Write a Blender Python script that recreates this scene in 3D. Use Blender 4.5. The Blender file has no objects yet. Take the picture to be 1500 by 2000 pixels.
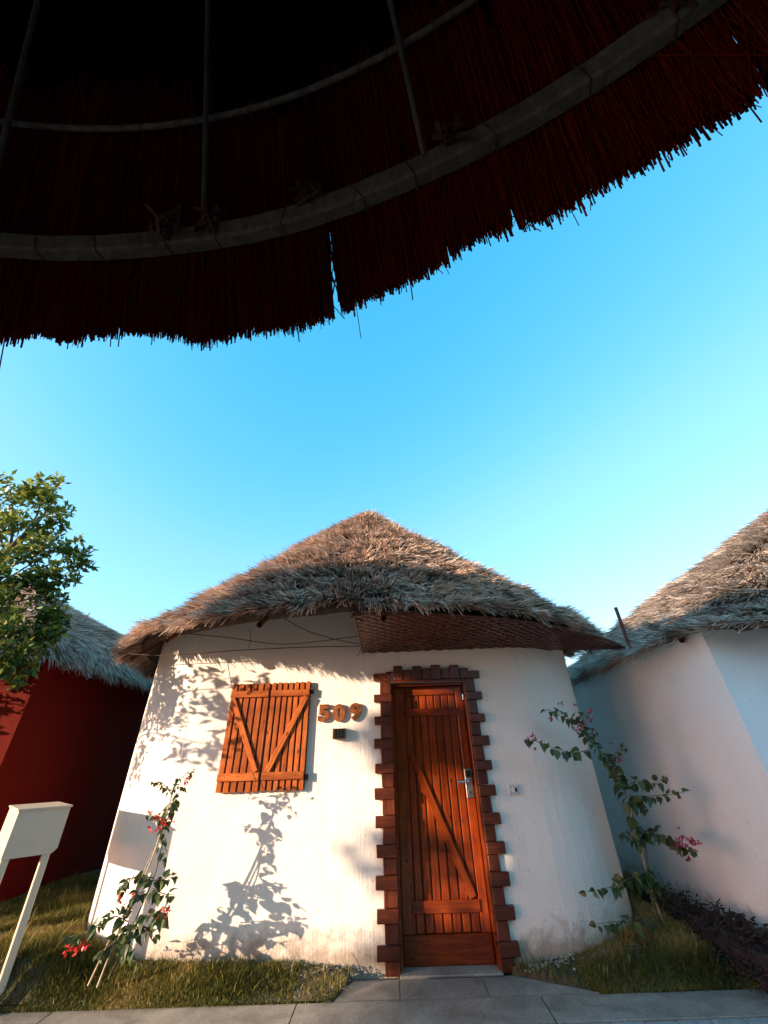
import bpy, bmesh, math, random
import numpy as np
from mathutils import Vector, Matrix, noise

random.seed(7)
RNG = np.random.default_rng(11)
S = bpy.context.scene
COL = S.collection
R = math.radians
CAMZ = 1.42

# ------------------------------------------------------------------ camera, light, exposure
cd = bpy.data.cameras.new('camera')
cam = bpy.data.objects.new('camera', cd)
COL.objects.link(cam)
S.camera = cam
cd.sensor_fit = 'VERTICAL'
cd.sensor_height = 36.0
cd.lens = 13.518
cd.clip_start = 0.05
cd.clip_end = 2000
cam.matrix_world = (Matrix.Translation((0, 0, CAMZ)) @ Matrix.Rotation(R(122.5), 4, 'X')
                    @ Matrix.Rotation(-math.atan(38 / 1180), 4, 'Z'))

SUN_EL = 10.5
SUN_DIR = Vector((0.868, 0.462, -math.tan(R(SUN_EL)) * 0.983)).normalized()   # direction the light travels
world = bpy.data.worlds.new('World')
S.world = world
world.use_nodes = True
wn = world.node_tree
for n in list(wn.nodes):
    wn.nodes.remove(n)
wo = wn.nodes.new('ShaderNodeOutputWorld')
bg = wn.nodes.new('ShaderNodeBackground')
sky = wn.nodes.new('ShaderNodeTexSky')
sky.sky_type = 'NISHITA'
sky.sun_disc = False
sky.sun_elevation = R(SUN_EL)
sky.sun_rotation = math.atan2(-SUN_DIR.x, -SUN_DIR.y)
sky.altitude = 0
sky.air_density = 1.0
sky.dust_density = 0.5
sky.ozone_density = 1.6
bg.inputs['Strength'].default_value = 0.15
# one colour response for the whole sky: deeper cyan overhead, whiter near the horizon, warm round the sun
def wm(op, a, b):
    n = wn.nodes.new('ShaderNodeMath'); n.operation = op
    for k, v in enumerate((a, b)):
        if hasattr(v, 'links'): wn.links.new(v, n.inputs[k])
        else: n.inputs[k].default_value = v
    return n.outputs[0]
sep = wn.nodes.new('ShaderNodeSeparateColor'); comb = wn.nodes.new('ShaderNodeCombineColor')
wn.links.new(sky.outputs[0], sep.inputs[0])
wn.links.new(wm('MINIMUM', wm('MULTIPLY', wm('POWER', sep.outputs[0], 2.0), 0.50), wm('MULTIPLY', sep.outputs[0], 0.44)), comb.inputs[0])
wn.links.new(wm('MULTIPLY', wm('POWER', sep.outputs[1], 0.64), 0.765), comb.inputs[1])
wn.links.new(wm('MULTIPLY', wm('POWER', sep.outputs[2], 0.5), 1.02), comb.inputs[2])
wn.links.new(comb.outputs[0], bg.inputs[0])
wn.links.new(bg.outputs[0], wo.inputs[0])

sl = bpy.data.lights.new('sun', 'SUN')
sl.energy = 2.0
sl.angle = R(0.5)
sl.color = (1.0, 0.77, 0.56)
sun = bpy.data.objects.new('sun', sl)
COL.objects.link(sun)
sun.rotation_euler = SUN_DIR.to_track_quat('-Z', 'Y').to_euler()

S.render.engine = 'CYCLES'
S.view_settings.view_transform = 'Standard'
S.view_settings.look = 'None'
S.view_settings.gamma = 1.0
S.view_settings.use_curve_mapping = False
S.view_settings.exposure = 2.56
S.render.resolution_x = 768
S.render.resolution_y = 1024
S.cycles.max_bounces = 8
S.cycles.transparent_max_bounces = 8

CM = cam.matrix_world.copy()
def ray(px, py):
    v = CM.to_3x3() @ Vector(((px - 750) / 751.0, -(py - 1000) / 751.0, -1.0))
    return v
def W(px, py, F):
    """world point seen at photo pixel (px, py) on the vertical plane y = F"""
    v = ray(px, py)
    return Vector((0, 0, CAMZ)) + v * (F / v.y)

# ------------------------------------------------------------------ materials
def new_mat(name):
    m = bpy.data.materials.new(name)
    m.use_nodes = True
    nt = m.node_tree
    b = nt.nodes['Principled BSDF']
    return m, nt, b
def N(nt, typ, **kw):
    n = nt.nodes.new(typ)
    for k, v in kw.items():
        if k.startswith('i_'):
            n.inputs[k[2:].replace('_', ' ')].default_value = v
        else:
            setattr(n, k, v)
    return n
def ramp(nt, src, stops):
    r = nt.nodes.new('ShaderNodeValToRGB')
    els = r.color_ramp.elements
    while len(els) < len(stops):
        els.new(0.5)
    for e, (p, c) in zip(els, stops):
        e.position = p
        e.color = (*c, 1)
    nt.links.new(src, r.inputs[0])
    return r
def coords(nt, scale=(1, 1, 1), kind='Object', rnd=False):
    tc = nt.nodes.new('ShaderNodeTexCoord')
    mp = nt.nodes.new('ShaderNodeMapping')
    mp.inputs['Scale'].default_value = scale
    nt.links.new(tc.outputs[kind], mp.inputs[0])
    if rnd:
        oi = nt.nodes.new('ShaderNodeObjectInfo')
        mu = N(nt, 'ShaderNodeVectorMath', operation='SCALE')
        cb = nt.nodes.new('ShaderNodeCombineXYZ')
        for i in range(3):
            nt.links.new(oi.outputs['Random'], cb.inputs[i])
        nt.links.new(cb.outputs[0], mu.inputs[0])
        mu.inputs['Scale'].default_value = 37.0
        nt.links.new(mu.outputs[0], mp.inputs['Location'])
    return mp.outputs[0]
def mixc(nt, fac, a, b, mode='MIX'):
    m = nt.nodes.new('ShaderNodeMix')
    m.data_type = 'RGBA'
    m.blend_type = mode
    for sock, v in ((m.inputs[0], fac), (m.inputs[6], a), (m.inputs[7], b)):
        if hasattr(v, 'links'):
            nt.links.new(v, sock)
        elif isinstance(v, (int, float)):
            sock.default_value = v
        else:
            sock.default_value = (*v, 1)
    return m.outputs[2]
def bump(nt, b, h, strength=0.3, dist=0.01):
    bp = nt.nodes.new('ShaderNodeBump')
    bp.inputs['Strength'].default_value = strength
    bp.inputs['Distance'].default_value = dist
    nt.links.new(h, bp.inputs['Height'])
    nt.links.new(bp.outputs[0], b.inputs['Normal'])
    return bp

def mat_plain(name, col, rough=0.6, metal=0.0, var=0.12, scale=30):
    m, nt, b = new_mat(name)
    v = coords(nt, (1, 1, 1), rnd=True)
    no = N(nt, 'ShaderNodeTexNoise', i_Scale=scale, i_Detail=4.0)
    nt.links.new(v, no.inputs['Vector'])
    lo = tuple(c * (1 - var) for c in col); hi = tuple(min(1, c * (1 + var)) for c in col)
    r = ramp(nt, no.outputs[0], [(0.3, lo), (0.7, hi)])
    nt.links.new(r.outputs[0], b.inputs['Base Color'])
    b.inputs['Roughness'].default_value = rough
    b.inputs['Metallic'].default_value = metal
    return m

def mat_wood(name, dark, mid, light, rough=0.32, knots=True):
    """grain runs along local Z"""
    m, nt, b = new_mat(name)
    v = coords(nt, (22, 22, 1.6), rnd=True)
    n1 = N(nt, 'ShaderNodeTexNoise', i_Scale=2.2, i_Detail=6.0, i_Roughness=0.65, i_Distortion=0.9)
    nt.links.new(v, n1.inputs['Vector'])
    r = ramp(nt, n1.outputs[0], [(0.28, dark), (0.5, mid), (0.72, light)])
    c = r.outputs[0]
    oi = nt.nodes.new('ShaderNodeObjectInfo')
    rr = N(nt, 'ShaderNodeMapRange', i_To_Min=0.72, i_To_Max=1.2)
    nt.links.new(oi.outputs['Random'], rr.inputs[0])
    c = mixc(nt, 1.0, c, rr.outputs[0], 'MULTIPLY')
    if knots:
        v2 = coords(nt, (9, 9, 4.2), rnd=True)
        vo = N(nt, 'ShaderNodeTexVoronoi', i_Scale=1.3, i_Randomness=1.0)
        nt.links.new(v2, vo.inputs['Vector'])
        kr = ramp(nt, vo.outputs['Distance'], [(0.05, (1, 1, 1)), (0.13, (0, 0, 0))])
        c = mixc(nt, kr.outputs[0], c, tuple(x * 0.28 for x in dark))
    v3 = coords(nt, (1, 1, 1), rnd=False)
    n3 = N(nt, 'ShaderNodeTexNoise', i_Scale=7.0, i_Detail=3.0)
    nt.links.new(v3, n3.inputs['Vector'])
    w = ramp(nt, n3.outputs[0], [(0.35, (0.72, 0.72, 0.72)), (0.62, (1, 1, 1))])
    c = mixc(nt, 1.0, c, w.outputs[0], 'MULTIPLY')
    nt.links.new(c, b.inputs['Base Color'])
    b.inputs['Roughness'].default_value = rough
    bump(nt, b, n1.outputs[0], 0.25, 0.002)
    return m

def mat_plaster(name, base, dirt=(0.30, 0.22, 0.15), streak=True, rough=0.85):
    m, nt, b = new_mat(name)
    geo = nt.nodes.new('ShaderNodeNewGeometry')
    sp = nt.nodes.new('ShaderNodeSeparateXYZ')
    nt.links.new(geo.outputs['Position'], sp.inputs[0])
    v = coords(nt, (1, 1, 1))
    nb = N(nt, 'ShaderNodeTexNoise', i_Scale=1.7, i_Detail=5.0)
    nt.links.new(v, nb.inputs['Vector'])
    c1 = ramp(nt, nb.outputs[0], [(0.3, tuple(x * 0.93 for x in base)), (0.65, base)]).outputs[0]
    # splash dirt at the base, with its own ragged edge
    nd = N(nt, 'ShaderNodeTexNoise', i_Scale=9.0, i_Detail=8.0, i_Roughness=0.7)
    nt.links.new(v, nd.inputs['Vector'])
    ms = N(nt, 'ShaderNodeMath', operation='MULTIPLY_ADD')
    nt.links.new(nd.outputs[0], ms.inputs[0]); ms.inputs[1].default_value = -0.55; ms.inputs[2].default_value = 0.225
    ad = N(nt, 'ShaderNodeMath', operation='ADD')
    nt.links.new(sp.outputs[2], ad.inputs[0]); nt.links.new(ms.outputs[0], ad.inputs[1])
    dr = ramp(nt, ad.outputs[0], [(0.05, (0.85, 0.85, 0.85)), (0.24, (0, 0, 0))])
    c2 = mixc(nt, dr.outputs[0], c1, dirt)
    # small chips and specks
    vv = coords(nt, (1, 1, 0.55))
    ns = N(nt, 'ShaderNodeTexNoise', i_Scale=26.0, i_Detail=3.0, i_Roughness=0.6)
    nt.links.new(vv, ns.inputs['Vector'])
    sr = ramp(nt, ns.outputs[0], [(0.69, (0, 0, 0)), (0.73, (0.65, 0.65, 0.65))])
    c3 = mixc(nt, sr.outputs[0], c2, tuple(x * 0.5 for x in base))
    nt.links.new(c3, b.inputs['Base Color'])
    b.inputs['Roughness'].default_value = rough
    # brushed vertical ridges + lumps
    vs = coords(nt, (55, 55, 5) if streak else (40, 40, 40))
    n1 = N(nt, 'ShaderNodeTexNoise', i_Scale=1.0, i_Detail=5.0, i_Roughness=0.6)
    nt.links.new(vs, n1.inputs['Vector'])
    n2 = N(nt, 'ShaderNodeTexNoise', i_Scale=3.0, i_Detail=3.0)
    nt.links.new(v, n2.inputs['Vector'])
    a = N(nt, 'ShaderNodeMath', operation='MULTIPLY_ADD')
    nt.links.new(n2.outputs[0], a.inputs[0]); a.inputs[1].default_value = 4.0
    nt.links.new(n1.outputs[0], a.inputs[2])
    bump(nt, b, a.outputs[0], 0.75, 0.006)
    return m

def mat_attr(name, stops, rough=0.8, trans=0.0, spec=0.3):
    """colour driven by the per-strand attribute 'tint'"""
    m, nt, b = new_mat(name)
    at = nt.nodes.new('ShaderNodeAttribute')
    at.attribute_name = 'tint'
    r = ramp(nt, at.outputs['Fac'], stops)
    nt.links.new(r.outputs[0], b.inputs['Base Color'])
    b.inputs['Roughness'].default_value = rough
    b.inputs['Specular IOR Level'].default_value = spec
    if trans > 0:
        out = nt.nodes['Material Output']
        tr = nt.nodes.new('ShaderNodeBsdfTranslucent')
        nt.links.new(r.outputs[0], tr.inputs[0])
        mx = nt.nodes.new('ShaderNodeMixShader')
        mx.inputs[0].default_value = trans
        nt.links.new(b.outputs[0], mx.inputs[1]); nt.links.new(tr.outputs[0], mx.inputs[2])
        nt.links.new(mx.outputs[0], out.inputs[0])
    return m

def mat_leaf(name, a, bcol, trans=0.3, rough=0.4):
    m, nt, b = new_mat(name)
    oi = nt.nodes.new('ShaderNodeObjectInfo')
    v = coords(nt, (1, 1, 1), rnd=True)
    no = N(nt, 'ShaderNodeTexNoise', i_Scale=25.0, i_Detail=3.0)
    nt.links.new(v, no.inputs['Vector'])
    ad = N(nt, 'ShaderNodeMath', operation='MULTIPLY_ADD')
    nt.links.new(no.outputs[0], ad.inputs[0]); ad.inputs[1].default_value = 0.5
    mu = N(nt, 'ShaderNodeMath', operation='MULTIPLY')
    nt.links.new(oi.outputs['Random'], mu.inputs[0]); mu.inputs[1].default_value = 0.6
    nt.links.new(mu.outputs[0], ad.inputs[2])
    r = ramp(nt, ad.outputs[0], [(0.15, a), (0.85, bcol)])
    nt.links.new(r.outputs[0], b.inputs['Base Color'])
    b.inputs['Roughness'].default_value = rough
    tr = nt.nodes.new('ShaderNodeBsdfTranslucent')
    nt.links.new(r.outputs[0], tr.inputs[0])
    mx = nt.nodes.new('ShaderNodeMixShader'); mx.inputs[0].default_value = trans
    nt.links.new(b.outputs[0], mx.inputs[1]); nt.links.new(tr.outputs[0], mx.inputs[2])
    nt.links.new(mx.outputs[0], nt.nodes['Material Output'].inputs[0])
    return m

def mat_stone(name, a, bcol, scale=5.0, rough=0.75, fine=60):
    m, nt, b = new_mat(name)
    v = coords(nt, (1, 1, 1), rnd=True)
    n1 = N(nt, 'ShaderNodeTexNoise', i_Scale=scale, i_Detail=8.0, i_Roughness=0.62, i_Distortion=0.6)
    nt.links.new(v, n1.inputs['Vector'])
    n2 = N(nt, 'ShaderNodeTexNoise', i_Scale=fine, i_Detail=4.0)
    nt.links.new(v, n2.inputs['Vector'])
    r1 = ramp(nt, n1.outputs[0], [(0.3, a), (0.68, bcol)])
    r2 = ramp(nt, n2.outputs[0], [(0.3, (0.75, 0.75, 0.75)), (0.65, (1.1, 1.1, 1.1))])
    c = mixc(nt, 1.0, r1.outputs[0], r2.outputs[0], 'MULTIPLY')
    nt.links.new(c, b.inputs['Base Color'])
    b.inputs['Roughness'].default_value = rough
    bump(nt, b, n2.outputs[0], 0.35, 0.003)
    return m

M = {}
M['plaster'] = mat_plaster('white_plaster', (0.88, 0.79, 0.69))
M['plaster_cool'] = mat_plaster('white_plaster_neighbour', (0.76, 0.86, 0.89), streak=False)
M['plaster_red'] = mat_plaster('red_plaster', (0.105, 0.005, 0.0012), dirt=(0.06, 0.01, 0.005), streak=False)
M['plaster_red'].node_tree.nodes['Principled BSDF'].inputs['Specular IOR Level'].default_value = 0.08
M['wood'] = mat_wood('shutter_wood', (0.26, 0.045, 0.008), (0.46, 0.11, 0.022), (0.62, 0.19, 0.045))
M['door_wood'] = mat_wood('door_wood', (0.11, 0.013, 0.003), (0.22, 0.034, 0.005), (0.32, 0.060, 0.009), rough=0.2)
M['brick_wood'] = mat_wood('block_wood', (0.045, 0.010, 0.004), (0.105, 0.022, 0.008), (0.20, 0.045, 0.012), rough=0.35, knots=False)
M['dark_wood'] = mat_plain('dark_backing', (0.045, 0.012, 0.006), 0.6)
M['old_wood'] = mat_wood('grey_pole_wood', (0.12, 0.10, 0.08), (0.20, 0.175, 0.145), (0.28, 0.25, 0.21), rough=0.8, knots=False)
M['pole_wood'] = mat_wood('red_brown_pole', (0.10, 0.035, 0.02), (0.19, 0.07, 0.045), (0.28, 0.12, 0.08), rough=0.7, knots=False)
M['thatch'] = mat_attr('thatch_straw', [(0.0, (0.13, 0.08, 0.055)), (0.3, (0.42, 0.275, 0.195)), (0.65, (0.68, 0.48, 0.36)), (1.0, (0.86, 0.68, 0.54))], 0.75, 0.12)
M['thatch_grey'] = mat_attr('thatch_weathered', [(0.0, (0.11, 0.08, 0.06)), (0.3, (0.36, 0.27, 0.21)), (0.65, (0.60, 0.48, 0.385)), (1.0, (0.80, 0.68, 0.58))], 0.8, 0.12)
M['shell'] = mat_plain('thatch_underlayer', (0.085, 0.055, 0.035), 0.95, var=0.4, scale=14)
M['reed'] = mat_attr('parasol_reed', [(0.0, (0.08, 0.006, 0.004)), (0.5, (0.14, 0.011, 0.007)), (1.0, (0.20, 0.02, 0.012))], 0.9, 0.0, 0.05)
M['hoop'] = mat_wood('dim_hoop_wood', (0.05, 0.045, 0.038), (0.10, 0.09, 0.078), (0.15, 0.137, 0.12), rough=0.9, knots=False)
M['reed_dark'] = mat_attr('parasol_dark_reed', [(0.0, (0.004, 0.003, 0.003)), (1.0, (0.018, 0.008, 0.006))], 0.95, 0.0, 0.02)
M['lattice'] = mat_plain('woven_lattice', (0.12, 0.026, 0.011), 0.55, var=0.3, scale=12)
M['leaf'] = mat_leaf('bougainvillea_leaf', (0.028, 0.055, 0.016), (0.085, 0.12, 0.035), 0.25)
M['bract'] = mat_leaf('bougainvillea_bract', (0.32, 0.006, 0.045), (0.55, 0.02, 0.09), 0.35)
M['bract_red'] = mat_leaf('red_bract', (0.45, 0.012, 0.012), (0.6, 0.04, 0.03), 0.35)
M['tree_leaf'] = mat_leaf('tree_leaf', (0.040, 0.060, 0.012), (0.20, 0.21, 0.03), 0.3)
M['tree_stuff'] = mat_attr('tree_foliage', [(0, (0.035, 0.065, 0.012)), (0.55, (0.11, 0.15, 0.022)), (1, (0.28, 0.30, 0.04))], 0.4, 0.35)
M['bark'] = mat_plain('bark', (0.12, 0.085, 0.06), 0.85, var=0.4)
M['cane'] = mat_plain('pale_cane', (0.42, 0.33, 0.22), 0.6, var=0.25)
M['grass'] = mat_attr('grass_blades', [(0, (0.05, 0.055, 0.010)), (0.45, (0.15, 0.145, 0.025)), (0.8, (0.30, 0.225, 0.06)), (1, (0.48, 0.34, 0.14))], 0.6, 0.3)
M['soil'] = mat_stone('lawn_soil', (0.045, 0.035, 0.018), (0.11, 0.085, 0.045), 6.0, 0.95)
M['kerb'] = mat_stone('kerb_stone', (0.17, 0.145, 0.115), (0.36, 0.315, 0.26), 4.5, 0.55)
M['step'] = mat_stone('step_tile', (0.17, 0.135, 0.105), (0.38, 0.325, 0.265), 3.4, 0.6)
M['paver'] = mat_stone('grey_paver', (0.22, 0.22, 0.215), (0.40, 0.40, 0.39), 6.0, 0.7)
M['joint'] = mat_stone('paving_bed', (0.10, 0.085, 0.07), (0.20, 0.17, 0.14), 12.0, 0.95)
M['sand'] = mat_stone('far_ground', (0.20, 0.18, 0.15), (0.33, 0.30, 0.25), 0.6, 0.95)
M['metal'] = mat_plain('brushed_steel', (0.55, 0.54, 0.52), 0.32, 1.0, 0.05)
M['black'] = mat_plain('black_plastic', (0.012, 0.012, 0.012), 0.3)
M['white'] = mat_plain('white_plastic', (0.72, 0.72, 0.70), 0.35, var=0.03)
M['cream'] = mat_plain('cream_painted_metal', (0.66, 0.52, 0.38), 0.45, var=0.05, scale=6)
M['wire'] = mat_plain('brown_cable', (0.06, 0.025, 0.015), 0.6)
M['string'] = mat_plain('pale_string', (0.6, 0.5, 0.36), 0.8)
M['rubble'] = mat_stone('pale_rubble', (0.28, 0.22, 0.16), (0.55, 0.47, 0.38), 14.0, 0.9)
M['charred'] = mat_plain('dark_dead_bark', (0.022, 0.015, 0.013), 0.9, var=0.6, scale=22)
M['lampbox'] = mat_plain('dark_lamp_box', (0.07, 0.05, 0.02), 0.5)
M['terracotta'] = mat_stone('terracotta_path', (0.28, 0.13, 0.08), (0.45, 0.25, 0.17), 9.0, 0.85)

# ------------------------------------------------------------------ object helpers
def link(o, parent=None):
    COL.objects.link(o)
    if parent is not None:
        o.parent = parent
    return o
def tag(o, label=None, cat=None, group=None, kind=None):
    if label: o['label'] = label
    if cat: o['category'] = cat
    if group: o['group'] = group
    if kind: o['kind'] = kind
    return o
def thing(name, label, cat, loc=(0, 0, 0), group=None):
    o = bpy.data.objects.new(name, None)
    o.empty_display_size = 0.2
    o.location = loc
    link(o)
    return tag(o, label, cat, group)
def mobj(name, me, m, parent=None, smooth=False):
    if m is not None and len(me.materials) == 0:
        me.materials.append(m)
    if smooth:
        me.polygons.foreach_set('use_smooth', [True] * len(me.polygons))
    return link(bpy.data.objects.new(name, me), parent)
def np_mesh(name, verts, faces, tint=None, smooth=False):
    """verts (n,3); faces (m,k) all with k corners"""
    me = bpy.data.meshes.new(name)
    verts = np.asarray(verts, np.float32); faces = np.asarray(faces, np.int32)
    nf, k = faces.shape
    me.vertices.add(len(verts)); me.vertices.foreach_set('co', verts.ravel())
    me.loops.add(nf * k); me.loops.foreach_set('vertex_index', faces.ravel())
    me.polygons.add(nf)
    me.polygons.foreach_set('loop_start', np.arange(0, nf * k, k, dtype=np.int32))
    me.polygons.foreach_set('loop_total', np.full(nf, k, np.int32))
    if smooth:
        me.polygons.foreach_set('use_smooth', np.ones(nf, bool))
    me.update(calc_edges=True)
    if tint is not None:
        a = me.attributes.new('tint', 'FLOAT', 'POINT')
        a.data.foreach_set('value', np.asarray(tint, np.float32))
    return me
def box_me(name, sx, sy, sz, bev=0.004, wob=0.0):
    bm = bmesh.new()
    bmesh.ops.create_cube(bm, size=1.0)
    for v in bm.verts:
        v.co = Vector((v.co.x * sx, v.co.y * sy, v.co.z * sz))
        if wob:
            v.co += Vector((random.uniform(-wob, wob), random.uniform(-wob, wob) * 0.4, random.uniform(-wob, wob)))
    if bev > 0:
        bmesh.ops.bevel(bm, geom=bm.edges[:], offset=min(bev, 0.4 * min(sx, sy, sz)), segments=1, affect='EDGES')
    me = bpy.data.meshes.new(name)
    bm.to_mesh(me); bm.free()
    return me
def box(name, c, s, m, parent=None, bev=0.004, rot=None, wob=0.0, loc0=(0, 0, 0)):
    o = mobj(name, box_me(name, *s, bev, wob), m, parent)
    o.location = Vector(c) - Vector(loc0)
    if rot: o.rotation_euler = rot
    return o
def tube_geo(pts, rad, sides=6, closed=False):
    pts = [Vector(p) for p in pts]
    n = len(pts)
    if not hasattr(rad, '__len__'):
        rad = [rad] * n
    V, F = [], []
    ref = Vector((0.31, 0.17, 0.93)).normalized()
    for i, p in enumerate(pts):
        if closed:
            t = pts[(i + 1) % n] - pts[i - 1]
        else:
            t = pts[min(i + 1, n - 1)] - pts[max(i - 1, 0)]
        t.normalize()
        a = t.cross(ref)
        if a.length < 0.05: a = t.cross(Vector((1, 0, 0)))
        a.normalize(); b = t.cross(a)
        for k in range(sides):
            w = 2 * math.pi * k / sides
            V.append(p + a * math.cos(w) * rad[i] + b * math.sin(w) * rad[i])
    m = n if closed else n - 1
    for i in range(m):
        j = (i + 1) % n
        for k in range(sides):
            k2 = (k + 1) % sides
            F.append((i * sides + k, i * sides + k2, j * sides + k2, j * sides + k))
    return V, F
class Geo:
    def __init__(s): s.V = []; s.F = []
    def add(s, V, F):
        o = len(s.V); s.V += [tuple(v) for v in V]; s.F += [tuple(i + o for i in f) for f in F]
    def tube(s, pts, rad, sides=6, closed=False): s.add(*tube_geo(pts, rad, sides, closed)); return s
    def boxx(s, c, sz, rotm=None):
        c = Vector(c); V = []
        for z in (-.5, .5):
            for y in (-.5, .5):
                for x in (-.5, .5):
                    v = Vector((x * sz[0], y * sz[1], z * sz[2]))
                    if rotm is not None: v = rotm @ v
                    V.append(c + v)
        s.add(V, [(0, 2, 3, 1), (4, 5, 7, 6), (0, 1, 5, 4), (2, 6, 7, 3), (0, 4, 6, 2), (1, 3, 7, 5)]); return s
    def build(s, name, m, parent=None, smooth=False, loc0=(0, 0, 0)):
        me = bpy.data.meshes.new(name)
        l = Vector(loc0)
        me.from_pydata([tuple(Vector(v) - l) for v in s.V], [], s.F); me.update()
        return mobj(name, me, m, parent, smooth)
def smooth_path(pts, n=5):
    """Catmull-Rom through pts"""
    P = [Vector(p) for p in pts]; P = [P[0] * 2 - P[1]] + P + [P[-1] * 2 - P[-2]]
    out = []
    for i in range(1, len(P) - 2):
        for k in range(n):
            t = k / n
            a, b, c, d = P[i - 1], P[i], P[i + 1], P[i + 2]
            out.append(0.5 * ((2 * b) + (c - a) * t + (2 * a - 5 * b + 4 * c - d) * t * t + (3 * b - a - 3 * c + d) * t ** 3))
    out.append(P[-2]); return out

def vnoise(x, y, seed=0):
    """cheap smooth numpy value noise in [0,1]"""
    g = np.random.default_rng(seed).random((64, 64))
    x = np.asarray(x, float); y = np.asarray(y, float)
    xi = np.floor(x).astype(int); yi = np.floor(y).astype(int)
    fx = x - xi; fy = y - yi; fx = fx * fx * (3 - 2 * fx); fy = fy * fy * (3 - 2 * fy)
    a = g[xi % 64, yi % 64]; b = g[(xi + 1) % 64, yi % 64]; c = g[xi % 64, (yi + 1) % 64]; d = g[(xi + 1) % 64, (yi + 1) % 64]
    return (a * (1 - fx) + b * fx) * (1 - fy) + (c * (1 - fx) + d * fx) * fy

def ribbons(P, Wd, w):
    """P (n,k,3) centre lines, Wd (n,3) width direction, w (k,) or (n,k) half-widths -> verts, quads"""
    n, k, _ = P.shape
    w = np.broadcast_to(w, (n, k))
    A = P + Wd[:, None, :] * w[..., None]; B = P - Wd[:, None, :] * w[..., None]
    V = np.stack([A, B], 2).reshape(-1, 3)
    base = (np.arange(n) * k * 2)[:, None, None]
    j = (np.arange(k - 1) * 2)[None, :, None]
    F = base + j + np.array([0, 1, 3, 2])[None, None, :]
    return V, F.reshape(-1, 4)

# ------------------------------------------------------------------ ground and paving
g = Geo(); g.add([(-400, -400, -0.03), (400, -400, -0.03), (400, 400, -0.03), (-400, 400, -0.03)], [(0, 1, 2, 3)])
tag(g.build('ground', M['sand']), kind='structure')

def lawn_h(x, y):
    x = np.asarray(x, float); y = np.asarray(y, float)
    b = np.clip((y - 4.04) / (0.5 - 0.42 * np.clip((-x - 2.2) / 0.4, 0, 1)), 0, 1)
    left = np.clip((-x - 0.9) / 1.8, 0, 1)
    right = np.clip((x - 1.3) / 1.0, 0, 1)
    h = 0.012 + b * (0.09 + 0.09 * left + 0.05 * right + 0.055 * np.clip((-x - 2.35) / 0.45, 0, 1))
    h = h + 0.035 * (vnoise(x * 3 + 40, y * 3 + 7, 5) - 0.4) * b
    near = np.clip(1 - np.abs(x - 0.4) / 1.15, 0, 1)
    return h * (1 - 0.75 * near) 
xs = np.linspace(-9, 9, 721); ys = np.concatenate([np.linspace(4.05, 6.0, 80), np.linspace(6.2, 14, 20)])
X, Y = np.meshgrid(xs, ys); Z = lawn_h(X, Y)
V = np.stack([X, Y, Z], -1).reshape(-1, 3)
nx = len(xs); idx = np.arange(len(ys) - 1)[:, None] * nx + np.arange(nx - 1)[None, :]
Fq = np.stack([idx, idx + 1, idx + nx + 1, idx + nx], -1).reshape(-1, 4)
# leave the doorstep apron free of lawn
def apron(x, y, m=0.0):
    t = np.clip((y - 4.05) / 0.29, 0, 1)
    return (x > -0.46 + 0.12 * t - m) & (x < 1.39 - 0.53 * t + m)
cx = X.ravel()[Fq].mean(1); cy = Y.ravel()[Fq].mean(1)
keep = ~((np.abs(cx + 0.35) < 2.3) & (cy > 4.6) & (cy < 9.4))
V[:, 2] = np.where(apron(V[:, 0], V[:, 1], 0.012) & (V[:, 1] < 4.5), -0.05, V[:, 2])
lawn = mobj('lawn', np_mesh('lawn', V, Fq[keep], smooth=True), M['soil'])
tag(lawn, kind='structure')

pave = Geo(); pave.add([(-9, -6, -0.012), (9, -6, -0.012), (9, 4.05, -0.012), (-9, 4.05, -0.012)], [(0, 1, 2, 3)])
pave = pave.build('pavement', M['joint']); tag(pave, kind='structure')
# kerb slabs along the lawn
x = -5.75
for i in range(7):
    L = 1.68
    o = box('kerb_slab', (x + L / 2, 3.89, -0.019), (L - 0.007, 0.312, 0.046), M['kerb'], pave, 0.003)
    x += L
# small grey pavers in front
pm = box_me('paving_stone', 0.196, 0.117, 0.05, 0.004)
pm.materials.append(M['paver'])
for r_ in range(9):
    for c_ in range(34):
        o = bpy.data.objects.new('paving_stone', pm); link(o, pave)
        o.location = (-3.3 + c_ * 0.203 + (0.1 if r_ % 2 else 0) + 0.03, 3.667 - r_ * 0.124, -0.026 + random.uniform(-0.002, 0.002))
        o.rotation_euler = (0, 0, random.choice((0, math.pi)))
# doorstep apron: flared tiles
ap = Geo(); ap.add([(-0.46, 4.055, -0.008), (1.39, 4.055, -0.008), (0.86, 4.40, -0.008), (-0.34, 4.40, -0.008)], [(0, 1, 2, 3)])
apo = ap.build('doorstep', M['joint']); tag(apo, kind='structure')
def prism(name, poly, z0, z1, m, parent, loc0=(0, 0, 0)):
    g = Geo(); n = len(poly)
    g.add([(x, y, z0) for x, y in poly] + [(x, y, z1) for x, y in poly],
          [tuple(range(n))[::-1], tuple(range(n, 2 * n))] + [(i, (i + 1) % n, n + (i + 1) % n, n + i) for i in range(n)])
    return g.build(name, m, parent, loc0=loc0)
for poly in ([(-0.455, 4.058), (0.0, 4.058), (0.0, 4.335), (-0.345, 4.335)],
             [(0.006, 4.058), (0.62, 4.058), (0.62, 4.335), (0.006, 4.335)],
             [(0.626, 4.058), (1.385, 4.058), (0.86, 4.335), (0.626, 4.335)]):
    prism('step_tile', poly, -0.02, 0.004 + random.uniform(0, 0.002), M['step'], apo)
box('threshold', (0.40, 4.415, 0.003), (0.78, 0.15, 0.03), M['step'], apo, 0.004)
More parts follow.
